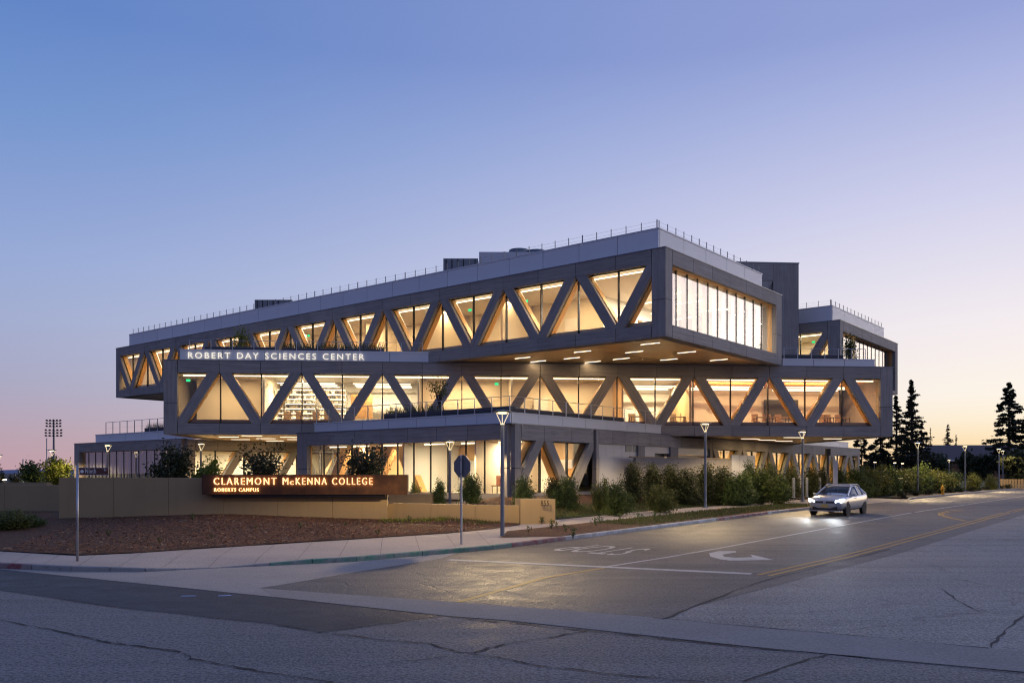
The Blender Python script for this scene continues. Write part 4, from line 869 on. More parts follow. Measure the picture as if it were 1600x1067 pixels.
# ------------------------------------------------------------------ screen wall beside the building
a, b = at(987, 714.5, 53.6), at(1143, 711.5, 60.5); dd = Vector((b.x - a.x, b.y - a.y, 0))
sw = tag(empty('screen_wall', (a.x, a.y, 1.0)), 'grey concrete block yard wall behind the dark shrubs', 'wall')
nb = 14; zt_ = a.z
for row in range(6):
    for i in range(nb):
        o_ = .5 if row % 2 else 0; q0 = (i + o_) / nb; q1 = min(1, (i + 1 + o_) / nb); h_ = (zt_ - 1.0) / 6
        if q0 >= 1: continue
        p0 = Vector((a.x, a.y, 1.0 + row * h_)) + dd * q0; MB().box(p0 + dd.normalized() * .006, dd * (q1 - q0) - dd.normalized() * .012, Vector((-dd.y, dd.x, 0)).normalized() * .2, (0, 0, h_ - .012)).build('block', 'block', sw, sw.location)
MB().box(Vector((a.x, a.y, zt_)), dd, Vector((-dd.y, dd.x, 0)).normalized() * .24, (0, 0, .07)).build('cap', 'stucco', sw, sw.location)
c = at(1180, 711, 63.5); d2 = Vector((c.x - b.x, c.y - b.y, 0))
sw2 = tag(empty('gate_panel', (b.x, b.y, 1.0)), 'pale metal panel closing the end of the yard wall', 'panel')
for i in range(3): MB().box(Vector((b.x, b.y, 1.0)) + d2 * (i / 3) + d2.normalized() * .02, d2 / 3 - d2.normalized() * .03, Vector((-d2.y, d2.x, 0)).normalized() * .12, (0, 0, b.z - 1.0 + .05)).build('panel_sheet', 'white_metal', sw2, sw2.location)
for i, px in enumerate((1240, 1260.5, 1281, 1303)):
    c = at(px, 746, 60 + i * 2); r = tag(empty('bollard', (c.x, c.y, .75)), 'slim grey steel bollard in the row behind the car, %s from the yard wall' % ['first', 'second', 'third', 'fourth'][i], 'bollard', 'bollards')
    MB().lathe([(.1, 0), (.1, c.z - .78), (.07, c.z - .75)], seg=12).build('tube', 'pole_paint', r)
    MB().lathe([(.14, 0), (.14, .03), (.1, .04)], seg=12).build('collar', 'steel', r)
c = at(1293.5, 702, 64); r = tag(empty('camera_column', (c.x, c.y, .75)), 'tall dark column with a banner like steel panel behind the car', 'column')
MB().tube([(0, 0, 0), (0, 0, c.z - .75)], .09, 10).build('post', 'black_plastic', r); MB().cbox((0, 0, c.z - .95), (.3, .3, .5)).build('head', 'black_plastic', r); MB().cbox((.55, 0, (c.z - .75) * .45), (.34, .08, 2.2)).build('panel', 'steel', r)
# leaning A-frame board
c = gp(1202, 772, .5); r = tag(empty('folding_board', c), 'pale folding A frame board standing among the shrubs', 'sign board', None)
for s_ in (-1, 1): MB().box((-.4, s_ * .42 - .02, 0), (.5, 0, 0), (0, .03, 0), (.3, -s_ * .38, 1.35)).build('leaf_panel', 'paint_white', r)
MB().tube([(-.15, 0, 1.35), (.35, 0, 1.35)], .02, 6).build('hinge_rail', 'steel', r)
# ------------------------------------------------------------------ car
def make_car():
    r = empty('parked_car')
    # x forward, stations: (x, z_bottom, half width at sill, half width at belt, z belt)
    S = [(2.16, .36, .56, .62, .66), (2.10, .26, .74, .78, .78), (1.86, .22, .86, .87, .87), (1.40, .20, .89, .90, .95), (.95, .20, .90, .915, 1.0), (0, .20, .90, .92, 1.0), (-.9, .20, .90, .92, 1.02), (-1.5, .22, .89, .91, 1.04), (-1.95, .28, .85, .88, 1.04), (-2.12, .38, .74, .80, .99)]
    vs, fs = [], []
    for x, zb, ws, wb, zt in S:
        ring = [(x, -ws * .9, zb), (x, -ws, zb + .14), (x, -wb - .01, zb + (zt - zb) * .62), (x, -wb + .02, zt - .03), (x, -wb * .86, zt + .02), (x, -wb * .45, zt + .05), (x, 0, zt + .06)]
        ring = ring + [(q[0], -q[1], q[2]) for q in ring[-2::-1]]; vs += ring
    n = 13
    for i in range(len(S) - 1):
        for k in range(n - 1): fs.append((i * n + k, i * n + k + 1, (i + 1) * n + k + 1, (i + 1) * n + k))
        fs.append((i * n + n - 1, i * n, (i + 1) * n, (i + 1) * n + n - 1))
    fs += [tuple(range(n)), tuple(range((len(S) - 1) * n, len(S) * n))[::-1]]
    m = MB(); m.add(vs, fs); body = m.build('body', 'car_paint', r, smooth=True)
    md = body.modifiers.new('s', 'SUBSURF'); md.levels = 1; md.render_levels = 1
    # cabin: roof skin over glass
    C = [(1.12, .99, .76, .84), (.85, 1.16, .70, .85), (.50, 1.34, .65, .86), (.15, 1.45, .62, .86), (-.3, 1.495, .61, .86), (-.85, 1.485, .60, .86), (-1.3, 1.43, .59, .85), (-1.65, 1.31, .58, .83), (-1.90, 1.14, .60, .80), (-2.02, 1.02, .64, .76)]
    def ring(x, z, ht, hb, k=1.0, lift=0): 
        zl = 1.0; zm = zl + (z - zl) * .55; r_ = [(x, -hb, zl), (x, -(hb * .45 + ht * .55) - .01, zm), (x, -ht - .015, z - .045 + lift), (x, -ht * .72, z - .005 + lift), (x, 0, z + .012 + lift)]
        return r_ + [(q[0], -q[1], q[2]) for q in r_[-2::-1]]
    vs = [v for c in C for v in ring(*c)]; fs = [(i * 9 + k, i * 9 + k + 1, (i + 1) * 9 + k + 1, (i + 1) * 9 + k) for i in range(len(C) - 1) for k in range(8)]
    m = MB(); m.add(vs, fs + [tuple(range(9)), tuple(range((len(C) - 1) * 9, len(C) * 9))[::-1]]); m.build('window_glass', 'glass_car', r, smooth=True)
    R2 = C[3:8]; vs = [v for c in R2 for v in ring(*c, lift=.012)[2:7]]; m = MB(); m.add(vs, [(i * 5 + k, i * 5 + k + 1, i * 5 + 6 + k, i * 5 + 5 + k) for i in range(len(R2) - 1) for k in range(4)])
    o = m.build('roof', 'car_paint', r, smooth=True); sd = o.modifiers.new('t', 'SOLIDIFY'); sd.thickness = .025
    MB().cbox((-.4, 0, .62), (2.6, 1.5, .5)).build('cabin_floor', 'black_plastic', r)
    for y_ in (-.36, .36): MB().cbox((-.1, y_, 1.0), (.14, .46, .6)).build('front_seat', 'furniture_dark', r, bevel=.04)
    for s in (-1, 1):
        for p, q in (((1.10, .80, 1.0), (.16, .645, 1.42)), ((-.38, .86, 1.02), (-.38, .635, 1.46)), ((-1.2, .85, 1.03), (-1.28, .61, 1.40)), ((-1.98, .76, 1.03), (-1.66, .60, 1.27))):
            MB().tube([(p[0], s * p[1], p[2]), (q[0], s * q[1], q[2])], .045, 6).build('pillar', 'car_paint', r)
        MB().tube([(.22, s * .60, 1.49), (-.1, s * .60, 1.53), (-1.2, s * .58, 1.52), (-1.5, s * .56, 1.45)], .025, 6).build('roof_rail', 'furniture_wood' if s > 5 else 'steel', r)
        mi = MB().cbox((.62, s * 1.0, 1.02), (.12, .2, .13)).build('mirror', 'car_paint', r, bevel=.03); MB().cbox((.62, s * .9, .98), (.05, .1, .04)).build('mirror_arm', 'black_plastic', mi)
        m = MB(); m.add([(2.12, s * .52, .66), (2.125, s * .53, .75), (1.97, s * .77, .83), (1.83, s * .88, .84), (1.86, s * .885, .75), (2.05, s * .78, .67)], [(0, 1, 2, 3, 4, 5)]); hl = m.build('headlight', 'headlight', r, recalc=False)
        sd = hl.modifiers.new('t', 'SOLIDIFY'); sd.thickness = .05; sd.offset = 0
        MB().cbox((-2.04, s * .66, .86), (.08, .28, .14)).build('tail_light', 'marker_red', r)
        MB().cbox((.2, s * .925, .86), (.2, .02, .03)).build('door_handle', 'steel', r)
        for x in (1.32, -1.28):
            wh = MB().lathe([(.20, -.1), (.31, -.1), (.33, -.06), (.33, .06), (.31, .1), (.20, .1)], seg=22).build('wheel', 'tyre', r); wh.location = (x, s * .82, .33); wh.rotation_euler = (R_(90), 0, 0)
            MB().lathe([(.03, -.085), (.20, -.09), (.21, .09), (.03, .085)], seg=18).build('rim', 'rim', wh)
            for k in range(5): MB().cbox((math.cos(k * 1.257) * .11, math.sin(k * 1.257) * .11, 0), (.19, .05, .19), k * 1.257).build('spoke', 'steel', wh)
            ar_ = MB().lathe([(.33, -.02), (.385, -.02), (.385, .02), (.33, .02)], seg=22).build('wheel_arch', 'black_plastic', r); ar_.location = (x, s * .885, .34); ar_.rotation_euler = (R_(90), 0, 0)
    MB().box((2.10, -.46, .62), (.06, 0, 0), (0, .92, 0), (0, 0, .11)).build('upper_grille', 'black_plastic', r, bevel=.02)
    MB().box((2.07, -.62, .30), (.07, 0, 0), (0, 1.24, 0), (0, 0, .16)).build('lower_grille', 'black_plastic', r, bevel=.02)
    MB().box((2.14, -.18, .42), (.02, 0, 0), (0, .36, 0), (0, 0, .16)).build('number_plate', 'plate', r)
    em = MB().lathe([(.07, 0), (.07, .015)], seg=14).build('badge', 'steel', r); em.location = (2.165, 0, .68); em.rotation_euler = (0, R_(90), 0)
    MB().box((2.02, -.80, .22), (.12, 0, 0), (0, 1.6, 0), (0, 0, .05)).build('bumper_lip', 'steel', r, bevel=.01)
    MB().tube([(0.05, -.62, 1.56), (0.05, .62, 1.56)], .025, 6).build('roof_bar', 'steel', r); MB().tube([(-1.0, -.6, 1.55), (-1.0, .6, 1.55)], .025, 6).build('roof_bar', 'steel', r)
    return r
car = make_car(); cf = gp(1290, 806); cp = cf + Rv * 2.0
car.location = (cp.x, cp.y, (G(cf.y) + G(cp.y + 1.5)) / 2); car.rotation_euler = (0, 0, math.atan2(-Rv.y, -Rv.x))
tag(car, 'silver hatchback with roof rails and glaring headlights at the kerb', 'car')
for s in (-1, 1):
    l = bpy.data.lights.new('headlight_beam', 'SPOT'); l.energy = 560; l.spot_size = R_(56); l.spot_blend = 1.0; l.color = (.85, .93, 1); l.shadow_soft_size = .08
    o = bpy.data.objects.new('headlight_beam', l); COL.objects.link(o); o.parent = car; o.location = (2.22, s * .66, .72); o.rotation_euler = Vector((-1, s * -.02, .055)).to_track_quat('Z', 'Y').to_euler()

# ------------------------------------------------------------------ plants
def leaf_mesh(name, mat, pts, size, flat=.0, aspect=.45):
    """leaf quads at pts (N,3), random orientation"""
    n = len(pts); a = rng.normal(size=(n, 3)); a[:, 2] *= (1 - flat); a /= np.linalg.norm(a, axis=1)[:, None]; b = rng.normal(size=(n, 3)); b -= (b * a).sum(1)[:, None] * a; b /= np.linalg.norm(b, axis=1)[:, None]
    s = size * rng.uniform(.6, 1.4, n)[:, None]; v = np.stack([pts - a * s, pts + b * s * aspect, pts + a * s, pts - b * s * aspect], 1).reshape(-1, 3)
    me = bpy.data.meshes.new(name); me.vertices.add(4 * n); me.vertices.foreach_set('co', v.astype(np.float32).ravel()); me.loops.add(4 * n); me.loops.foreach_set('vertex_index', np.arange(4 * n, dtype=np.int32))
    me.polygons.add(n); me.polygons.foreach_set('loop_start', np.arange(0, 4 * n, 4, dtype=np.int32)); me.update(calc_edges=True); me.materials.append(MATS[mat]); return me
def plant(name, mat, w, h, nb, nl, leaf, base=.0, shape='round', trunk=.03):
    """shrub or small tree: branching stems with leaves gathered round the twigs"""
    r = empty(name); tips = []; m = MB(); hs = h * base
    if base: m.tube([(0, 0, 0), (.03 * w, 0, hs * .6), (0, .02 * w, hs + .1)], [trunk * 1.3, trunk, trunk * .8], 7)
    for i in range(nb):
        th = i * 2.4 + random.uniform(-.4, .4); t = (i + .5) / nb
        if shape == 'round': zz = hs + (h - hs) * random.uniform(.12, 1); rr = w / 2 * math.sqrt(max(.05, 1 - ((zz - hs) / (h - hs) * 2 - .9) ** 2 * .8)) * random.uniform(.45, 1.0)
        elif shape == 'column': zz = hs + (h - hs) * random.uniform(.08, 1); rr = w / 2 * (1.05 - (zz / h) ** 2 * .8) * random.uniform(.3, 1)
        elif shape == 'vase': zz = hs + (h - hs) * random.uniform(.35, 1); rr = w / 2 * (zz / h) * random.uniform(.4, 1.05)
        p1 = Vector((math.cos(th) * rr, math.sin(th) * rr, zz)); p0 = Vector((random.uniform(-.05, .05) * w, random.uniform(-.05, .05) * w, hs * random.uniform(.75, 1) if base else 0)); mid = p0.lerp(p1, .55) + Vector((0, 0, .12 * h * random.uniform(0, 1)))
        m.tube([p0, mid, p1], [trunk * .5, trunk * .32, trunk * .12], 5, cap=False); tips.append((p0, mid, p1))
    m.build('stem', 'bark_trunk', r, recalc=False)
    P = []
    for p0, mid, p1 in tips:
        k = max(3, nl // nb); t = rng.uniform(.35 if not base else .5, 1.08, k); sp = (w + h) * .045
        q = np.array([list((mid.lerp(p1, (x - .5) * 2) if x > .5 else p0.lerp(mid, x * 2))) for x in t]); P.append(q + rng.normal(size=(k, 3)) * sp * np.array([1, 1, .8]))
    P = np.concatenate(P); P[:, 2] = np.maximum(P[:, 2], .04); me = leaf_mesh('foliage', mat, P, leaf); o = bpy.data.objects.new('foliage', me); COL.objects.link(o); o.parent = r
    return r
def put(proto, first, loc, sc, label, cat, group, rz=None):
    o = proto if first else copy_tree(proto); o.location = loc; o.rotation_euler = (0, 0, random.uniform(0, 6.28) if rz is None else rz); o.scale = sc if isinstance(sc, tuple) else (sc, sc, sc * random.uniform(.95, 1.05)); tag(o, label, cat, group); return o
def base_of(px, ytop, ybase, Y): a = at(px, ytop, Y); b = at(px, ybase, Y); return b, a.z - b.z
# shrubs along the building, each from its outline in the view: px centre, width px, top row, base row, distance
SH = {'round': plant('garden_shrub', 'leaf', 1.6, 1.6, 44, 5200, .055), 'olive': plant('garden_shrub', 'leaf_olive', 1.6, 1.6, 44, 5200, .055), 'column': plant('screen_shrub', 'leaf_dark', 1.3, 2.6, 60, 6500, .06, shape='column'), 'mid': plant('screen_shrub', 'leaf', 1.3, 2.4, 60, 6500, .06, shape='column')}
used = {k: False for k in SH}; DIM = {'round': (1.6, 1.6), 'olive': (1.6, 1.6), 'column': (1.3, 2.6), 'mid': (1.3, 2.4)}
def shrub(kind, px, wpx, yt, yb, Y, label, cat='shrub', group='shrubs beside the building'):
    b = at(px, yb, Y); h = at(px, yt, Y).z - b.z; w = wpx / FPX * Y; kw, kh = DIM[kind]; z = Zlot(b.x, b.y); 
    h = max(h, .2) * .88 + max(0, b.z - z); put(SH[kind], not used[kind], (b.x, b.y, min(b.z, z)), (w / kw, w / kw, h / kh / 1.0), label, cat, group); used[kind] = True
for i, (k, px, w, yt, yb, Y, lab) in enumerate([
    ('round', 818, 42, 743, 786, 41.5, 'rounded green shrub behind the address block'), ('round', 884, 50, 744, 785, 43.0, 'green shrub with upright shoots in front of the truss window'), ('column', 866, 36, 744, 784, 43.5, 'dark narrow shrub just inside the truss window corner'),
    ('round', 965, 52, 752, 794, 41.5, 'broad green shrub nearest the lawn, in front of the metal wall panels'), ('olive', 942, 36, 745, 786, 43, 'upright olive shrub in front of the white service door'), ('olive', 1030, 54, 755, 788, 44, 'low yellow green shrub at the lawn edge before the dark hedge'),
    ('column', 990, 36, 720, 772, 49, 'tall dark shrub at the near end of the yard wall'), ('column', 1020, 40, 722, 770, 50, 'second tall dark shrub along the yard wall'), ('column', 1048, 36, 724, 768, 51, 'third tall dark shrub along the yard wall'), ('column', 1073, 44, 730, 776, 50.5, 'bushy dark shrub in the middle of the yard wall'), ('column', 1103, 42, 722, 772, 52, 'tall dark shrub behind the lamp post at the yard wall'), ('column', 1130, 46, 728, 774, 52.5, 'wide dark shrub towards the far end of the yard wall'),
    ('mid', 1160, 40, 733, 776, 52, 'green screen shrub under the pale metal panel'), ('mid', 1172, 30, 716, 772, 54, 'tallest pointed screen shrub at the corner of the metal panel'), ('mid', 1190, 38, 728, 774, 53.5, 'green screen shrub left of the folding board'), ('round', 1219, 40, 741, 776, 53, 'rounded green shrub beside the folding board'), ('mid', 1146, 36, 742, 778, 51.5, 'short green screen shrub below the yard wall corner'),
    ('column', 1204, 34, 722, 760, 60, 'dark shrub in front of the lit truss legs, nearest the yard wall'), ('column', 1236, 32, 728, 758, 62, 'dark shrub in front of the lit truss legs, behind the lamp post'), ('column', 1266, 30, 730, 758, 64, 'dark shrub between the bollards under the truss legs'), ('column', 1284, 26, 730, 756, 66, 'slim dark shrub behind the car roof'), ('mid', 1310, 34, 729, 758, 68, 'green shrub at the far corner of the low wing'),
    ('round', 686, 24, 748, 782, 42.5, 'small shrub in front of the glazed room behind the sign end'), ('round', 735, 42, 738, 786, 42.5, 'taller shrub in front of the glazed room beside the stop sign'), ('olive', 648, 20, 753, 775, 43.5, 'little shrub peeping over the sign end'),
    ('olive', 20, 62, 793, 824, 33, 'low sprawling shrub at the foot of the grey wall'), ('round', 52, 36, 803, 822, 34, 'small dim shrub beside the end of the sign wall')]):
    shrub(k, px, w, yt, yb, Y, lab)
# hedge on the far side of the driveway
for i, (px, w, yt, yb, Y) in enumerate([(1340, 40, 726, 766, 66), (1357, 36, 722, 765, 68), (1374, 40, 720, 764, 70), (1391, 38, 726, 763, 72), (1408, 38, 728, 762, 74), (1424, 36, 728, 761, 76), (1441, 32, 721, 760, 78), (1457, 36, 729, 759, 80), (1474, 34, 731, 758, 82), (1490, 30, 733, 757, 84)]):
    b = at(px, yb, Y); z = Zlot(b.x, b.y); ww = w * 1.15 / FPX * Y; hh = (at(px, yt, Y).z - z) * .86
    put(SH['olive' if i % 3 else 'round'], False, (b.x, b.y, z - .05), (ww / 1.6, ww / 1.6, hh / 1.6), 'hedge bush beyond the driveway, ' + ['nearest the car', 'second from the car', 'third from the car', 'fourth from the car', 'fifth from the car', 'just left of the hedge lamp post', 'behind the lamp post at the hedge', 'third from the far end', 'second from the far end', 'at the far end'][i], 'hedge bush', 'hedge beyond the driveway')
for px, w, yt, yb, Y, lab in ((1521, 24, 738, 757, 88, 'round green bush between the two far lamp posts'), (1548, 20, 741, 756, 95, 'smaller green bush left of the far lamp post')): shrub('olive', px, w, yt, yb, Y, lab, 'bush', 'far bushes')
# low plants of the verge and the kerb strip
tuft = plant('verge_plant', 'leaf_dark', .7, .42, 14, 420, .05); TI = 0
for i in range(26):
    s_ = 50 + i * 2.1; p_ = st(s_, 1.0 + (i % 2) * .7); put(tuft, i == 0, (p_.x, p_.y, G(p_.y) + .13), random.uniform(.85, 1.3), 'low dark plant in the planted verge beyond the driveway', 'plant', 'verge plants')
sap = plant('seedling', 'leaf', .32, .34, 5, 40, .045, shape='vase', trunk=.012)
for i, (px, py) in enumerate([(846, 815), (861, 823), (870, 821), (884, 828), (931, 818), (938, 815), (969, 809), (826, 829), (1000, 812), (1024, 808), (895, 838), (1215, 794)]):
    b = gp(px, py + 3, .14); put(sap, i == 0, b, random.uniform(.7, 1.2), 'small young plant sprouting from the mulch by the kerb', 'seedling', 'seedlings in the kerb strip')
for i, (px, py) in enumerate([(250, 842), (170, 832), (330, 836), (400, 824), (470, 822), (120, 850), (540, 818), (640, 812), (300, 815), (590, 830)]):
    b = gp(px, py, .3); b.z = Zlot(b.x, b.y); put(sap, False, b, random.uniform(.5, .9), 'tiny plant sprouting from the dark mulch below the sign wall', 'seedling', 'seedlings in the mulch bed')
# small trees behind the walls
def tree(name, mat, px, wpx, ytop, Y, zb, label, base=.35, nl=2600, leaf=.09, nb=34, shape='round', group=None):
    c = at(px, ytop, Y); h = c.z - zb; w = wpx / FPX * Y; r = plant(name, mat, w, h, nb, nl, leaf, base, shape, trunk=.05); r.location = (c.x, c.y, zb); tag(r, label, 'tree', group); 
    r.children[0].name = 'trunk'; r.children[1].name = 'crown'; return r
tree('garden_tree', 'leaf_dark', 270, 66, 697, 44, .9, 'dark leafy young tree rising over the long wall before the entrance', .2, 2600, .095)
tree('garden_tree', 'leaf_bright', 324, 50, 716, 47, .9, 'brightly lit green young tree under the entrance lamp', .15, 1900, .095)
tree('garden_tree', 'leaf_dark', 408, 84, 696, 42, .8, 'dark spreading young tree above the left part of the rusty sign', .25, 1500, .085, 30, 'vase')
tree('garden_tree', 'leaf_dark', 572, 76, 697, 42, .8, 'dark spreading young tree above the far end of the rusty sign', .25, 1900, .085, 30, 'vase')
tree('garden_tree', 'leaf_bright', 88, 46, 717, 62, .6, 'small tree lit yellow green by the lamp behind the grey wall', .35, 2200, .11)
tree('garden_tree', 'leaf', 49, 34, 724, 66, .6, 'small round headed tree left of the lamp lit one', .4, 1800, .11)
tree('garden_tree', 'leaf_dark', 22, 22, 738, 64, .6, 'wispy little tree over the wall near the picture edge', .2, 500, .09, 14, 'vase')
tree('garden_tree', 'leaf_dark', 1, 12, 730, 60, .6, 'dark tree cut by the picture edge under the lamp', .2, 400, .1, 14)
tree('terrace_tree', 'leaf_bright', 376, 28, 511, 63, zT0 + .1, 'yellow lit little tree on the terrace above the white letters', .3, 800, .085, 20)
tree('terrace_tree', 'leaf_olive', 687, 34, 590, 52, zB1 + .2, 'thin airy tree on the lower terrace in front of the windows', .45, 420, .07, 18, 'vase')
tree('terrace_tree', 'leaf_olive', 1327, 26, 522, 62, zT0 + .1, 'slender tree on the terrace before the glass end wall', .2, 800, .08, 24, 'column')
# conifers and dark trees on the right
def conifer(px, wpx, ytop, Y, label, nl=9000, lv=26, start=.18, droop=.12, ragged=.5, leafs=.24, mat='needle', zb=.5):
    c = at(px, ytop, Y); h = c.z - zb; w = wpx / FPX * Y; r = tag(empty('conifer', (c.x, c.y, zb)), label, 'tree', 'conifers beyond the building'); m = MB(); P = []
    MB().tube([(0, 0, 0), (.1, 0, h * .5), (0, 0, h)], [h * .018, h * .012, .03], 8).build('trunk', 'bark_trunk', r)
    for i in range(lv * 6):
        for _ in (0,):
            z = h * (start + (1 - start) * min(.99, (i + random.uniform(-2.5, 2.5)) / (lv * 6))); q_ = max(.02, 1 - (z / h - start) / (1 - start))
            rad = w / 2 * 1.5 * q_ ** .85 * (.80 + .30 * math.sin(z * 2.1 + Y)) + .06
            if random.random() < .22: continue
            th = random.uniform(0, 6.28); ln = rad * random.uniform(1 - ragged, 1.12); tip = Vector((math.cos(th) * ln, math.sin(th) * ln, z - droop * ln + random.uniform(-.2, .3))); m.tube([(0, 0, z), tip], [.05, .012], 4, cap=False)
            n = max(4, int(nl * 1.9 / lv / 6 * (.35 + .65 * q_))); t = rng.uniform(.42, 1.0, n)[:, None] ** .7; q = np.array([[0, 0, z]]) * (1 - t) + np.array([list(tip)]) * t
            P.append(q + rng.normal(size=(n, 3)) * np.array([.24, .24, .11]) * (h / 14) * (.25 + .75 * q_))
    m.build('limbs', 'bark_trunk', r, recalc=False)['kind'] = 'stuff'; P = np.concatenate(P); o = bpy.data.objects.new('crown', leaf_mesh('crown', mat, P, leafs * .62, aspect=.3)); COL.objects.link(o); o.parent = r; return r
conifer(1424, 52, 596, 125, 'tall pine with tufted crown right of the building', 7500, 34, .2, -.05, .7, .36)
conifer(1400, 44, 618, 130, 'pine half hidden behind the building edge', 6500, 20, .15, -.05, .7, .36)
conifer(1375, 56, 655, 128, 'dark pine under the building overhang', 7000, 18, .1, 0, .6, .4)
conifer(1345, 50, 676, 120, 'dark tree behind the end of the low wing', 6500, 16, .05, 0, .5, .4)
conifer(1440, 40, 660, 140, 'shorter pine to the right of the tall one', 4500, 16, .1, 0, .6, .4)
conifer(1576, 78, 598, 150, 'large dark conifer with layered branches near the picture edge', 17000, 44, .12, .10, .45, .42)
conifer(1606, 50, 640, 155, 'dark conifer cut by the picture edge', 7000, 22, .1, .05, .5, .42)
conifer(1481, 14, 663, 230, 'ragged little conifer standing above the house roof', 1500, 20, .5, .1, .8, .35)
conifer(1454, 4, 668, 230, 'bare thin snag left of the ragged conifer', 260, 12, .5, 0, .6, .25)
conifer(1494, 6, 680, 230, 'smallest ragged conifer behind the roof', 500, 10, .5, .1, .8, .3)
for i, (px, w, yt, Y, lab) in enumerate([(1590, 46, 704, 120, 'rounded dark tree below the big conifer at the picture edge'), (1535, 30, 712, 150, 'dark tree in front of the low house, beside the far lamp'), (1510, 24, 708, 150, 'dark small tree in front of the house eaves'), (1465, 36, 712, 150, 'dark shrubby tree at the near corner of the house'), (1420, 60, 715, 140, 'dark bushy mass of a tree behind the hedge'), (1375, 50, 712, 130, 'dark bushy tree behind the hedge, nearest the building')]):
    tree('dark_tree', 'leaf_dark', px, w, yt, Y, .5, lab, .1, 2600, .3, 36, 'round', 'dark trees by the house')
# low house with a hipped roof
hr = at(1462, 702, 175); hl = tag(empty('low_house', (at(1540, 740, 175).x, 175, .5)), 'low dark house with a broad hipped roof beyond the hedge', 'house')
x0, x1 = at(1440, 720, 175).x - hl.location.x, at(1640, 720, 175).x - hl.location.x; ze = at(1500, 718.5, 175).z - .5; zr = at(1500, 694.5, 178).z - .5; xr0 = at(1463, 694, 178).x - hl.location.x
MB().box((x0 + 1.2, 0, 0), (x1 - x0 - 2.4, 0, 0), (0, 12, 0), (0, 0, ze)).build('wall', 'brick_brown', hl)
rf = MB(); rf.add([(x0, -1, ze), (x1, -1, ze), (x1, 13, ze), (x0, 13, ze), (xr0, 6, zr), (x1 - 3, 6, zr)], [(0, 1, 5, 4), (1, 2, 5), (2, 3, 4, 5), (3, 0, 4), (0, 3, 2, 1)]); rfo = rf.build('roof', 'roof_shingle', hl); MB().box((x0, -1.1, ze - .25), (x1 - x0, 0, 0), (0, .12, 0), (0, 0, .28)).build('fascia_board', 'paint_white', rfo)
for k in range(6):
    wn_ = MB().box((x0 + 3 + k * 4.2, -.04, ze * .35), (1.4, 0, 0), (0, .06, 0), (0, 0, ze * .4)).build('window', 'dark_frame', hl); MB().box((x0 + 3.1 + k * 4.2, -.06, ze * .38), (1.2, 0, 0), (0, .02, 0), (0, 0, ze * .34)).build('window_pane', 'glass_car', wn_)
# plain bench-like ribbed bin enclosure far right
c = at(1583, 756, 104); r = tag(empty('slatted_enclosure', (c.x, c.y, Zlot(c.x, c.y) - .1)), 'pale slatted enclosure at the far end of the sidewalk', 'fence')
for i in range(9): MB().cbox((-1.4 + i * .35, 0, .6), (.26, .06, 1.2)).build('slat', 'stucco', r)
MB().cbox((0, .06, 1.1), (3.3, .05, .1)).build('rail', 'stucco', r)
# distant hills
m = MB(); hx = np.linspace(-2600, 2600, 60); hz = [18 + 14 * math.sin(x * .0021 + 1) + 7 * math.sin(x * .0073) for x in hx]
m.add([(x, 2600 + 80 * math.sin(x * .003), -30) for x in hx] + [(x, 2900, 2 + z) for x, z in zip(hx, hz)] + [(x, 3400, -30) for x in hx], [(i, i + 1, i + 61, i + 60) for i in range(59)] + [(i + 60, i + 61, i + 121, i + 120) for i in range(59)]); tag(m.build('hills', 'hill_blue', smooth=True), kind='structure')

# ------------------------------------------------------------------ terrace and room furnishing
def planter(f, a0, a1, d, z, h, label, grass=True, w=.5):
    o = f.p((a0 + a1) / 2, d, z); r = tag(empty('planter_box', o), label, 'planter', 'terrace planters')
    MB().box(f.p(a0, d, z), f.u * (a1 - a0), f.n * w, (0, 0, h)).build('box', 'planter_dark', r, o); MB().box(f.p(a0 - .02, d - .02, z + h), f.u * (a1 - a0 + .04), f.n * (w + .04), (0, 0, .03)).build('rim', 'grey_metal', r, o)
    if grass:
        n = int((a1 - a0) * 60); vs, fs = [], []
        for _ in range(n):
            p = f.p(random.uniform(a0, a1), d + random.uniform(.1, w - .1), z + h); l = random.uniform(.25, .65); q = p + Vector((random.uniform(-.25, .25), random.uniform(-.2, .2), l)); i = len(vs); e = f.u * .02; vs += [p - e, p + e, q]; fs.append((i, i + 1, i + 2))
        m = MB(); m.add(vs, fs); m.build('grasses', 'grass_dry' if random.random() < .5 else 'grass_blade', r, o, recalc=False)['kind'] = 'stuff'
planter(FM, FM.a_px(320, 1.1), FM.a_px(430, 1.1), 1.1, zT0, 1.0, 'long dark planter on the terrace behind the white letters', False)
planter(FM, FM.a_px(440, 1.1), FM.a_px(600, 1.1), 1.1, zT0, .95, 'long dark planter with feathery grasses at the right end of the letters')
planter(FM, FM.a_px(1226, 1.1), FM.a_px(1318, 1.1), 1.1, zT0, .9, 'dark planter on the terrace next to the glass end wall', False)
planter(FBe, 1.0, FBe.a_px(690, 1.1), 1.1, zB1 + .12, .85, 'dark planter along the lower terrace at the corner', False)
planter(FBe, FBe.a_px(688, 1.1), FBe.a_px(600, 1.1), 1.1, zB1 + .12, .85, 'dark planter with tall grasses on the lower terrace')
planter(FBs, 1.7, FBs.a_px(975, 1.1), 1.1, zB1 + .12, .8, 'long dark planter along the street side of the lower terrace', False)
planter(FAe, .2, 9, 1.7, zB1 + .1, 1.0, 'planter with dark shrubs on the roof of the low wing', True)
def chair_proto():
    r = empty('terrace_chair'); MB().cbox((0, 0, .45), (.48, .48, .05)).build('seat', 'furniture_red', r); MB().cbox((0, .22, .75), (.48, .05, .55)).build('backrest', 'furniture_red', r)
    for x in (-.2, .2):
        for y in (-.2, .2): MB().tube([(x, y, 0), (x, y, .45)], .018, 6).build('leg', 'dark_frame', r)
    return r
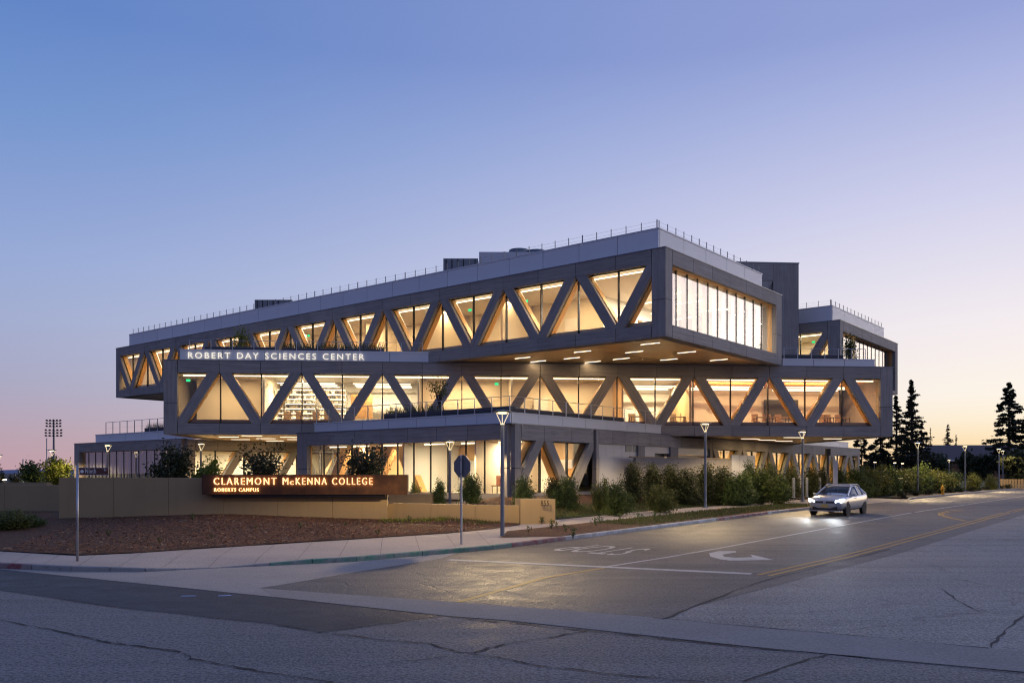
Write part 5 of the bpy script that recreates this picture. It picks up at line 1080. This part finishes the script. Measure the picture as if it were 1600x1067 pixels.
def table_proto(name, mat, w, d):
    r = empty(name); MB().cbox((0, 0, .74), (w, d, .04)).build('table_top', mat, r)
    for x in (-w / 2 + .06, w / 2 - .06):
        for y in (-d / 2 + .06, d / 2 - .06): MB().tube([(x, y, 0), (x, y, .72)], .022, 6).build('leg', 'dark_frame', r)
    return r
ch = chair_proto()
ch2 = copy_tree(ch)
for c_ in ch2.children:
    c_.data = c_.data.copy(); c_.data.materials[0] = MATS['furniture_dark'] if 'leg' in c_.name else MATS['furniture_wood']
ch2_used = False
tb = table_proto('terrace_table', 'furniture_dark', .9, .9); first = [True, True]
for f, px, d, z, lab in ((FBe, 744, 3.6, zB1 + .12, 'lower terrace near the corner'), (FBe, 782, 3.6, zB1 + .12, 'lower terrace above the tall lamp'), (FBs, 815, 3.0, zB1 + .12, 'lower terrace on the street side'), (FM, 352, 3.0, zT0 + .02, 'upper terrace beside the lit tree'), (FM, 392, 3.2, zT0 + .02, 'upper terrace right of the lit tree'), (FM, 1272, 3.2, zT0 + .02, 'terrace before the rear upper bar')):
    p = f.p(f.a_px(px, d), d, z + .45)
    p.z = z
    o = tb if first[0] else copy_tree(tb); first[0] = False; o.location = p; tag(o, 'dark square table on the ' + lab, 'table', 'terrace tables')
    for s in (-1, 1):
        o = ch if first[1] else copy_tree(ch); first[1] = False; o.location = p + f.u * s * .8; o.rotation_euler = (0, 0, math.atan2(f.u.y, f.u.x) - s * R_(90)); tag(o, 'reddish chair %s the table on the ' % ('left of' if (s > 0) == (f.u.x < 0) else 'right of') + lab, 'chair', 'terrace chairs')
# rooms behind the glass of the middle bar
zf = zM0 + .70
desk = table_proto('desk', 'furniture_wood', 1.5, .7); fd = True; sc = None
for px, lab in ((455, 'laboratory bay with bright shelves'), (500, 'laboratory bay near its second window'), (1000, 'white room above the yard'), (1065, 'white room right of the terrace end'), (1195, 'amber room by the black board'), (1215, 'amber room right of the black board'), (1285, 'amber room near the building end'), (1310, 'amber room at the last window')):
    for d in (2.2,):
        o = desk if fd else copy_tree(desk); fd = False; o.location = FM.p(FM.a_px(px, d), d, zf); o.rotation_euler = (0, 0, .0786); tag(o, 'pale desk seen through the window of the ' + lab, 'desk', 'desks in the rooms')
        for s in (-.4, .4):
            c = copy_tree(ch2) if ch2_used else ch2; ch2_used = True; c.location = FM.p(FM.a_px(px, d) + s, d + .7, zf); c.rotation_euler = (0, 0, .0786); tag(c, '%s chair behind the desk in the ' % ('left' if s < 0 else 'right') + lab, 'chair', 'room chairs')
c = FM.p(FM.a_px(1195, 5.9), 5.9, zf + .9); r = tag(empty('black_board', c), 'black display board on the wall of the amber room', 'board'); MB().box(c, MV * 2.6, MN * .06, (0, 0, 1.4)).build('screen', 'board_black', r, c); MB().box(c - MV * .04 - UP * .04 + MN * .062, MV * 2.68, MN * .03, (0, 0, 1.48)).build('frame', 'grey_metal', r, c)
for px0, px1, lab in ((400, 442, 'first lit shelving unit of the laboratory'), (446, 492, 'middle lit shelving unit of the laboratory'), (500, 540, 'last lit shelving unit of the laboratory')):
    a0, a1 = FM.a_px(px0, 5.5), FM.a_px(px1, 5.5); o = FM.p(a0, 5.5, zf); r = tag(empty('shelving', o), lab, 'shelving', 'laboratory shelving')
    for k in range(7):
        sh = MB().box(FM.p(a0, 5.5, zf + .75 + k * .34), MV * (a1 - a0), MN * .4, (0, 0, .03)).build('shelf', 'plaster_white', r, o); MB().box(FM.p(a0, 5.46, zf + .70 + k * .34), MV * (a1 - a0), MN * .03, (0, 0, .03)).build('shelf_light', 'led', sh, o)
    for a in (a0, a1): MB().box(FM.p(a - .02, 5.5, zf), MV * .04, MN * .4, (0, 0, 3.0)).build('upright', 'plaster_white', r, o)
    for k in range(6):
        for q in range(5): MB().box(FM.p(a0 + .1 + q * (a1 - a0) / 5.2, 5.6, zf + .78 + k * .34), MV * random.uniform(.08, .25), MN * .2, (0, 0, random.uniform(.1, .24))).build('bottle', random.choice(['furniture_dark', 'plaster', 'furniture_wood', 'door_white']), r, o)
bx(M, FM, FM.a_px(548, 3.5), FM.a_px(582, 3.5), 3.5, 3.59, zf + .6, zf + 2.3, 'wood', 'wall_board', MV)
for f, px, d, z in ((FM, 294, 1.3, mzt - .45), (FM, 776, 1.5, mzt - .5), (FTl, 734, 2.0, zt - .5), (FTl, 822, 2.0, zt - .5), (FTl, 482, 2.0, zt - .5), (FDl, 1271, 2.2, zt - .5)):
    a = f.a_px(px, d); part = M if f is FM else D if f is FDl else T; bx(part, f, a - .13, a + .13, d, d + .04, z, z + .15, 'exit_green', 'exit_sign')
for f, px, part, z0 in ((FTl, 706, T, zT0), (FTl, 893, T, zT0), (FTl, 533, T, zT0), (FM, 845, M, zM0), (FM, 1094, M, zM0)):
    d = 5.5 if part is T else 4.0 if px < 1000 else 5.9; a = f.a_px(px, d); bx(part, f, a - .5, a + .5, d - .05, d - .01 + .02, z0 + .7, z0 + 2.85, 'door_white', 'inner_door')
# end room behind the curtain wall
for d, lab in ((3.5, 'nearest the corner post'), (7.0, 'in the middle of the glazed end room'), (11.0, 'towards the far jamb of the glazed end room')):
    o = copy_tree(desk); o.location = FTl.p(2.6, d, zT0 + .70); o.rotation_euler = (0, 0, math.atan2(Rv.y, Rv.x)); tag(o, 'desk ' + lab + ' on the top floor', 'desk', 'desks in the rooms')
    c = copy_tree(ch2); c.location = FTl.p(3.4, d, zT0 + .70); c.rotation_euler = (0, 0, math.atan2(Rv.y, Rv.x)); tag(c, 'chair at the top floor desk ' + lab, 'chair', 'room chairs')
b_ = plant('potted_plant', 'leaf_bright', .6, .9, 12, 260, .06, shape='column'); b_.location = FTl.p(.95, 5.6, zT0 + .72); tag(b_, 'yellow green potted plant behind the curtain wall of the top floor', 'plant')
# furniture in the glazed ground floor room
for a, lab in ((1.8, 'in the glazed room by the corner'), (4.2, 'in the glazed room behind the stop sign')):
    o = copy_tree(desk); o.location = FBe.p(a, 2.4, FL); o.rotation_euler = (0, 0, math.atan2(Lv.y, Lv.x)); tag(o, 'low table ' + lab, 'table', 'ground floor tables')
    for s in (-.5, .5): c = copy_tree(ch); c.location = FBe.p(a + s, 1.6, FL); c.rotation_euler = (0, 0, math.atan2(Lv.y, Lv.x) + math.pi); tag(c, '%s chair ' % ('right' if s < 0 else 'left') + lab, 'chair', 'ground floor chairs')
for k in SH:
    if not used[k]: pass
